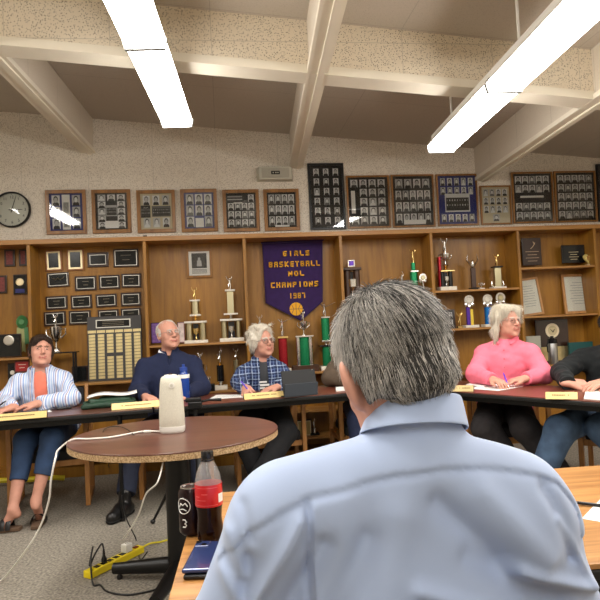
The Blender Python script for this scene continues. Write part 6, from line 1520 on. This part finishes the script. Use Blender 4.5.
# ---- camera tripod behind the round table
hd = PY(193.5, 402, 3.98); tr = empty('camera_tripod', (hd.x+.01, 3.98, 0), 0, 'black camera tripod standing between the round table and the dark tables', 'tripod'); O = Vector(tr.location); hz = hd.z
for p in (fl_(153, 524, .015), PZ(216, 500, 0), PZ(206, 545, 0)):
    e = Vector((p.x, p.y, .015))-O; e = e if e.length < .7 else e*(.62/e.length); e.z = .015
    MB().tube([(0, 0, .58), e*.5+Vector((0, 0, .29)), e], [.015, .013, .008], 8).build('leg', M_bsteel, tr, smooth=True); MB().ball(e+Vector((0, 0, .002)), (.018, .018, .014), 8).build('foot', M_blk, tr, smooth=True)
MB().tube([(0, 0, .30), (0, 0, hz-.05)], .013, 10).build('centre_column', M_bsteel, tr, smooth=True); MB().lathe([(.03, .55), (.032, .62), (.02, .63)], n=14).build('collar', M_bsteel, tr, smooth=True)
MB().box((0, 0, hz-.02), (.09, .07, .05)).build('head', M_bsteel, tr, bevel=.008); MB().box((-.01, 0, hz+.015), (.10, .06, .025)).build('plate', M_bsteel, tr, bevel=.005); MB().tube([(.03, 0, hz), (.09, -.02, hz+.01), (.17, -.03, hz+.008)], [.008, .007, .010], 8).build('pan_handle', M_bsteel, tr, smooth=True)
# ---- on the near table
bz = PZ(210.5, 541, TZ); bo = empty('cola_bottle', (bz.x, bz.y+.01, TZ+.0005), 0, 'clear plastic cola bottle with a red label and black cap, on the oak table', 'bottle')
sg = .0319/13.6   # base radius 32 mm
mpet, N, L, b = _new('clear bottle plastic'); b.inputs['Base Color'].default_value = (.95, .97, .97, 1); b.inputs['Transmission Weight'].default_value = 1; b.inputs['Roughness'].default_value = .03; b.inputs['IOR'].default_value = 1.25
mco, N, L, b = _new('dark cola'); b.inputs['Base Color'].default_value = (.012, .004, .002, 1); b.inputs['Roughness'].default_value = .12; b.inputs['Specular IOR Level'].default_value = .25
mshell = bpy.data.materials.new('bottle plastic with painted sheen'); mshell.use_nodes = True; N = mshell.node_tree.nodes; L = mshell.node_tree.links; N.clear()
n1 = N.new('ShaderNodeBsdfTransparent'); n2 = N.new('ShaderNodeBsdfPrincipled'); n2.inputs['Base Color'].default_value = (.8, .8, .78, 1); n2.inputs['Roughness'].default_value = .08; n2.inputs['Coat Weight'].default_value = 1
n3 = N.new('ShaderNodeMixShader'); n3.inputs[0].default_value = .22; n4 = N.new('ShaderNodeOutputMaterial'); L.new(n1.outputs[0], n3.inputs[1]); L.new(n2.outputs[0], n3.inputs[2]); L.new(n3.outputs[0], n4.inputs[0])  # white mixed into the clear shell stands in for its pale reflections
Hb = .218
body = [(.0335, .094), (.0335, .138), (.0325, .148), (.029, .165), (.021, .183), (.0135, .196), (.0125, .204)]
MB().lathe(body, n=40, cap=False).build('shell', mshell, bo, smooth=True)
m = MB()
for j in range(5):
    a = j*2*math.pi/5; m.tube([(.010*math.cos(a), .010*math.sin(a), .004), (.024*math.cos(a), .024*math.sin(a), .0015), (.0325*math.cos(a), .0325*math.sin(a), .012), (.0330*math.cos(a), .0330*math.sin(a), .028)], [.004, .006, .005, .002], 8)
m.build('petal_base', mco, bo, smooth=True)
MB().lathe([(.019, .0045), (.029, .002), (.0325, .011), (.0330, .030), (.0300, .055), (.0315, .075), (.0333, .088), (.0333, .095)], n=36).build('cola', mco, bo, smooth=True)
MB().lathe([(.0340, .087), (.0342, .088), (.0342, .139), (.0340, .140)], n=40, cap=False).build('label', mat('glossy red label', col(206, 18, 30), .3, coat=.4), bo, smooth=True)
wl = MB()
def arcpatch(m, a0, a1, z0, z1, r=.0346, n=8): m.add([(r*math.sin(R(a0+(a1-a0)*i/n)), -r*math.cos(R(a0+(a1-a0)*i/n)), z) for i in range(n+1) for z in (z0, z1)], [(i*2, i*2+2, i*2+3, i*2+1) for i in range(n)])
arcpatch(wl, 44, 78, .096, .117); wl.build('nutrition_panel', M_paper, bo)
wl = MB(); arcpatch(wl, -80, 40, .0915, .0925); arcpatch(wl, -80, 40, .1335, .1343); arcpatch(wl, -62, -40, .112, .1135); arcpatch(wl, -30, -4, .1185, .120); arcpatch(wl, -58, -12, .104, .105); wl.build('label_lines', mat('pale red print', col(236, 120, 120), .4), bo)
MB().lathe([(.0150, .200), (.0155, .202), (.0155, .217), (.0145, .2185)], n=28).build('cap', M_blkp, bo, smooth=True); MB().lathe([(.0165, .195), (.0165, .198)], n=24).build('neck_ring', M_blkp, bo, smooth=True)
kz = PZ(194, 536, TZ); kn2 = empty('soda_can', (kz.x-.004, kz.y+.02, TZ+.0005), 0, 'dark soda can with a silver top standing behind the cola bottle', 'can')
mcan = mat('dark maroon printed can', col(34, 16, 20), .25, .5)
MB().lathe([(.024, 0), (.0325, .008), (.0330, .012), (.0330, .108), (.0275, .119)], n=36).build('body', mcan, kn2, smooth=True); MB().lathe([(.0275, .1185), (.0275, .1215), (.0255, .1215), (.0250, .1165), (.004, .1165)], n=32).build('lid', M_silv, kn2, smooth=True)
MB().tube([(0, .004, .1172), (0, -.012, .1176)], .006, 8, flat=.2).build('pull_tab', M_silv, kn2)
em = MB(); em.tube([(.0336*math.sin(R(-38)+.62*math.cos(t)), -.0336*math.cos(R(-38)+.62*math.cos(t)), .078+.019*math.sin(t)) for t in [i*math.pi/14 for i in range(29)]], .0011, 5, cap=False)
em.tube([(.0336*math.sin(R(a_)), -.0336*math.cos(R(a_)), z_) for a_, z_ in ((-62, .074), (-50, .084), (-38, .080), (-26, .086), (-14, .078))], .0016, 5); em.tube([(.0336*math.sin(R(a_)), -.0336*math.cos(R(a_)), z_) for a_, z_ in ((-56, .068), (-38, .071), (-20, .067))], .0012, 5)
em.build('emblem', M_paper, kn2); em = MB(); em.tube([(.0336*math.sin(R(a_)), -.0336*math.cos(R(a_)), z_) for a_, z_ in ((-40, .044), (-28, .044), (-22, .039), (-30, .035), (-22, .031), (-28, .026), (-40, .026))], .0016, 5); em.build('numeral', M_paper, kn2)
f0 = PZ(181, 581, TZ); f1 = PZ(197, 549, TZ); fa = math.atan2(f1.y-f0.y, f1.x-f0.x)-R(90); fw_, fl2 = .076, (f1-f0).length*.93
d_ = Vector((math.cos(fa), math.sin(fa), 0)); fc = (f0+f1)/2+d_*(fw_/2)
ph0 = empty('phone', (fc.x+.003, fc.y-.006, TZ+.0005), fa, 'black phone lying underneath the navy phone', 'phone'); MB().b2(-fw_/2, fw_/2, -fl2/2, fl2/2, 0, .0095).build('case', M_blkp, ph0, bevel=.004, seg=3); MB().b2(-fw_/2+.004, fw_/2-.004, -fl2/2+.004, fl2/2-.004, .0093, .0098).build('screen', M_platb, ph0)
ph = empty('phone', (fc.x, fc.y, TZ+.0108), fa, 'navy blue phone lying face down on top of the black phone', 'phone'); M_nv = mat('navy glass phone back', col(48, 62, 110), .22, .3, coat=.5)
MB().b2(-fw_/2, fw_/2, -fl2/2, fl2/2, 0, .0095).build('body', M_nv, ph, bevel=.004, seg=3)
cb_ = MB().b2(-fw_/2+.004, -fw_/2+.036, fl2/2-.038, fl2/2-.005, .009, .0118).build('camera_bump', M_nv, ph, bevel=.003)
for dx, dy in ((-.027, -.013), (-.012, -.030)): MB().lathe([(.0062, .0112), (.0062, .0132)], (dx-.002, fl2/2+dy, 0), 18).build('lens', M_blkp, cb_, smooth=True)
# sheet and pen at the right edge of the near table
P4 = [PZ(582, 519, TZ), PZ(640, 529, TZ), PZ(640, 494, TZ), PZ(601, 499, TZ)]; c = sum(P4, Vector())/4; t = empty('paper_sheet', (c.x, c.y, TZ+.0005), 0, 'white sheet at the right edge of the oak table', 'paper')
MB().add([(p.x-c.x, p.y-c.y, z) for z in (0, .001) for p in P4], [(3, 2, 1, 0), (4, 5, 6, 7), (0, 1, 5, 4), (1, 2, 6, 5), (2, 3, 7, 6), (3, 0, 4, 7)]).build('page', M_paper, t)
a = PZ(574, 504.5, TZ); b_ = PZ(612, 509, TZ); pen((a.x, a.y, TZ+.006), (b_.x, b_.y, TZ+.006), 'black pen lying across the sheet on the oak table', M_pen, .0045)
# ------------------------------------------------------------------ chairs
M_chw = wood('light oak chair frame', col(158, 104, 52), col(192, 136, 76), 'Z', 8, 10, .45, .1); M_cush = mat('black upholstery', col(26, 24, 26), .8, bump=.3)
def chair(loc, rz, label):
    """sled-base conference chair facing -Y"""
    t = empty('wooden_chair', loc, rz, label, 'chair', 'oak framed chairs around the tables')
    for s in (-1, 1):
        x = s*.265
        for y in (-.24, .22): MB().b2(x-.017, x+.017, y-.022, y+.022, .0005, .63 if y < 0 else .62).build('leg', M_chw, t, bevel=.004)
        MB().b2(x-.016, x+.016, -.218, .198, .001, .04).build('runner', M_chw, t, bevel=.004)
        m = MB(); m.tube([(x, -.30, .635), (x, -.10, .645), (x, .26, .635)], [.026, .028, .024], 10, flat=.55); m.build('armrest', M_chw, t, smooth=True)
        MB().b2(x-.014, x+.014, -.22, .20, .30, .345).build('side_rail', M_chw, t, bevel=.003)
        MB().add([(x-s*.028+dx, yy, zz) for dx in (-.014, .014) for yy, zz in ((.16, .40), (.20, .40), (.30, .86), (.265, .86))], [(0, 1, 2, 3), (7, 6, 5, 4), (0, 4, 5, 1), (1, 5, 6, 2), (2, 6, 7, 3), (3, 7, 4, 0)]).build('back_post', M_chw, t, bevel=.004)
    MB().b2(-.25, .25, -.235, -.205, .30, .345).build('front_rail', M_chw, t, bevel=.003)
    MB().b2(-.235, .235, -.26, .20, .345, .425).build('seat', M_cush, t, bevel=.02, seg=3)
    MB().box((0, .245, .70), (.44, .045, .28), T=Matrix.Rotation(R(-12), 3, 'X')).build('backrest', M_cush, t, bevel=.015, seg=3)
    return t
c0 = chair((TL['L0'][0], TL['L0'][1]-.03, 0), R(8), 'oak framed chair under the striped-shirt woman')
def ch(loc, rz, label):
    c = copy_tree(c0); c.location = loc; c.rotation_euler = (0, 0, rz); c['label'] = label; return c
ch((TM['L0'][0], TM['L0'][1]-.03, 0), R(5), 'oak framed chair under the man in the navy pullover')
ch((TP['L0'][0], TP['L0'][1]-.04, 0), R(2), 'oak framed chair under the plaid-shirted man')
ch((TB['L0'][0], TB['L0'][1]-.04, 0), 0, 'oak framed chair under the person in the brown jacket')
ch((TK['L0'][0]+.03, TK['L0'][1]+.02, 0), R(-18), 'oak framed chair under the pink-bloused woman')
ch((TH['L0'][0], TH['L0'][1]-.02, 0), R(-40), 'oak framed chair under the person in the black sweatshirt')
ch((locn[0], locn[1]+.10, 0), R(180), 'oak framed chair under the man in the light blue shirt')
# ------------------------------------------------------------------ world and view
sc = bpy.context.scene
w = bpy.data.worlds.new('w'); sc.world = w; w.use_nodes = True
w.node_tree.nodes['Background'].inputs[0].default_value = (0.75, 0.72, 0.68, 1); w.node_tree.nodes['Background'].inputs[1].default_value = 0.3
sc.view_settings.view_transform = 'Standard'; sc.view_settings.look = 'None'; sc.view_settings.gamma = 1; sc.view_settings.exposure = EXPO
sc.view_settings.use_curve_mapping = False
sc.cycles.max_bounces = 6; sc.cycles.diffuse_bounces = 4; sc.cycles.glossy_bounces = 3; sc.cycles.transparent_max_bounces = 8; sc.cycles.transmission_bounces = 6
sc.cycles.caustics_reflective = False; sc.cycles.caustics_refractive = False
sc.cycles.sample_clamp_indirect = 4
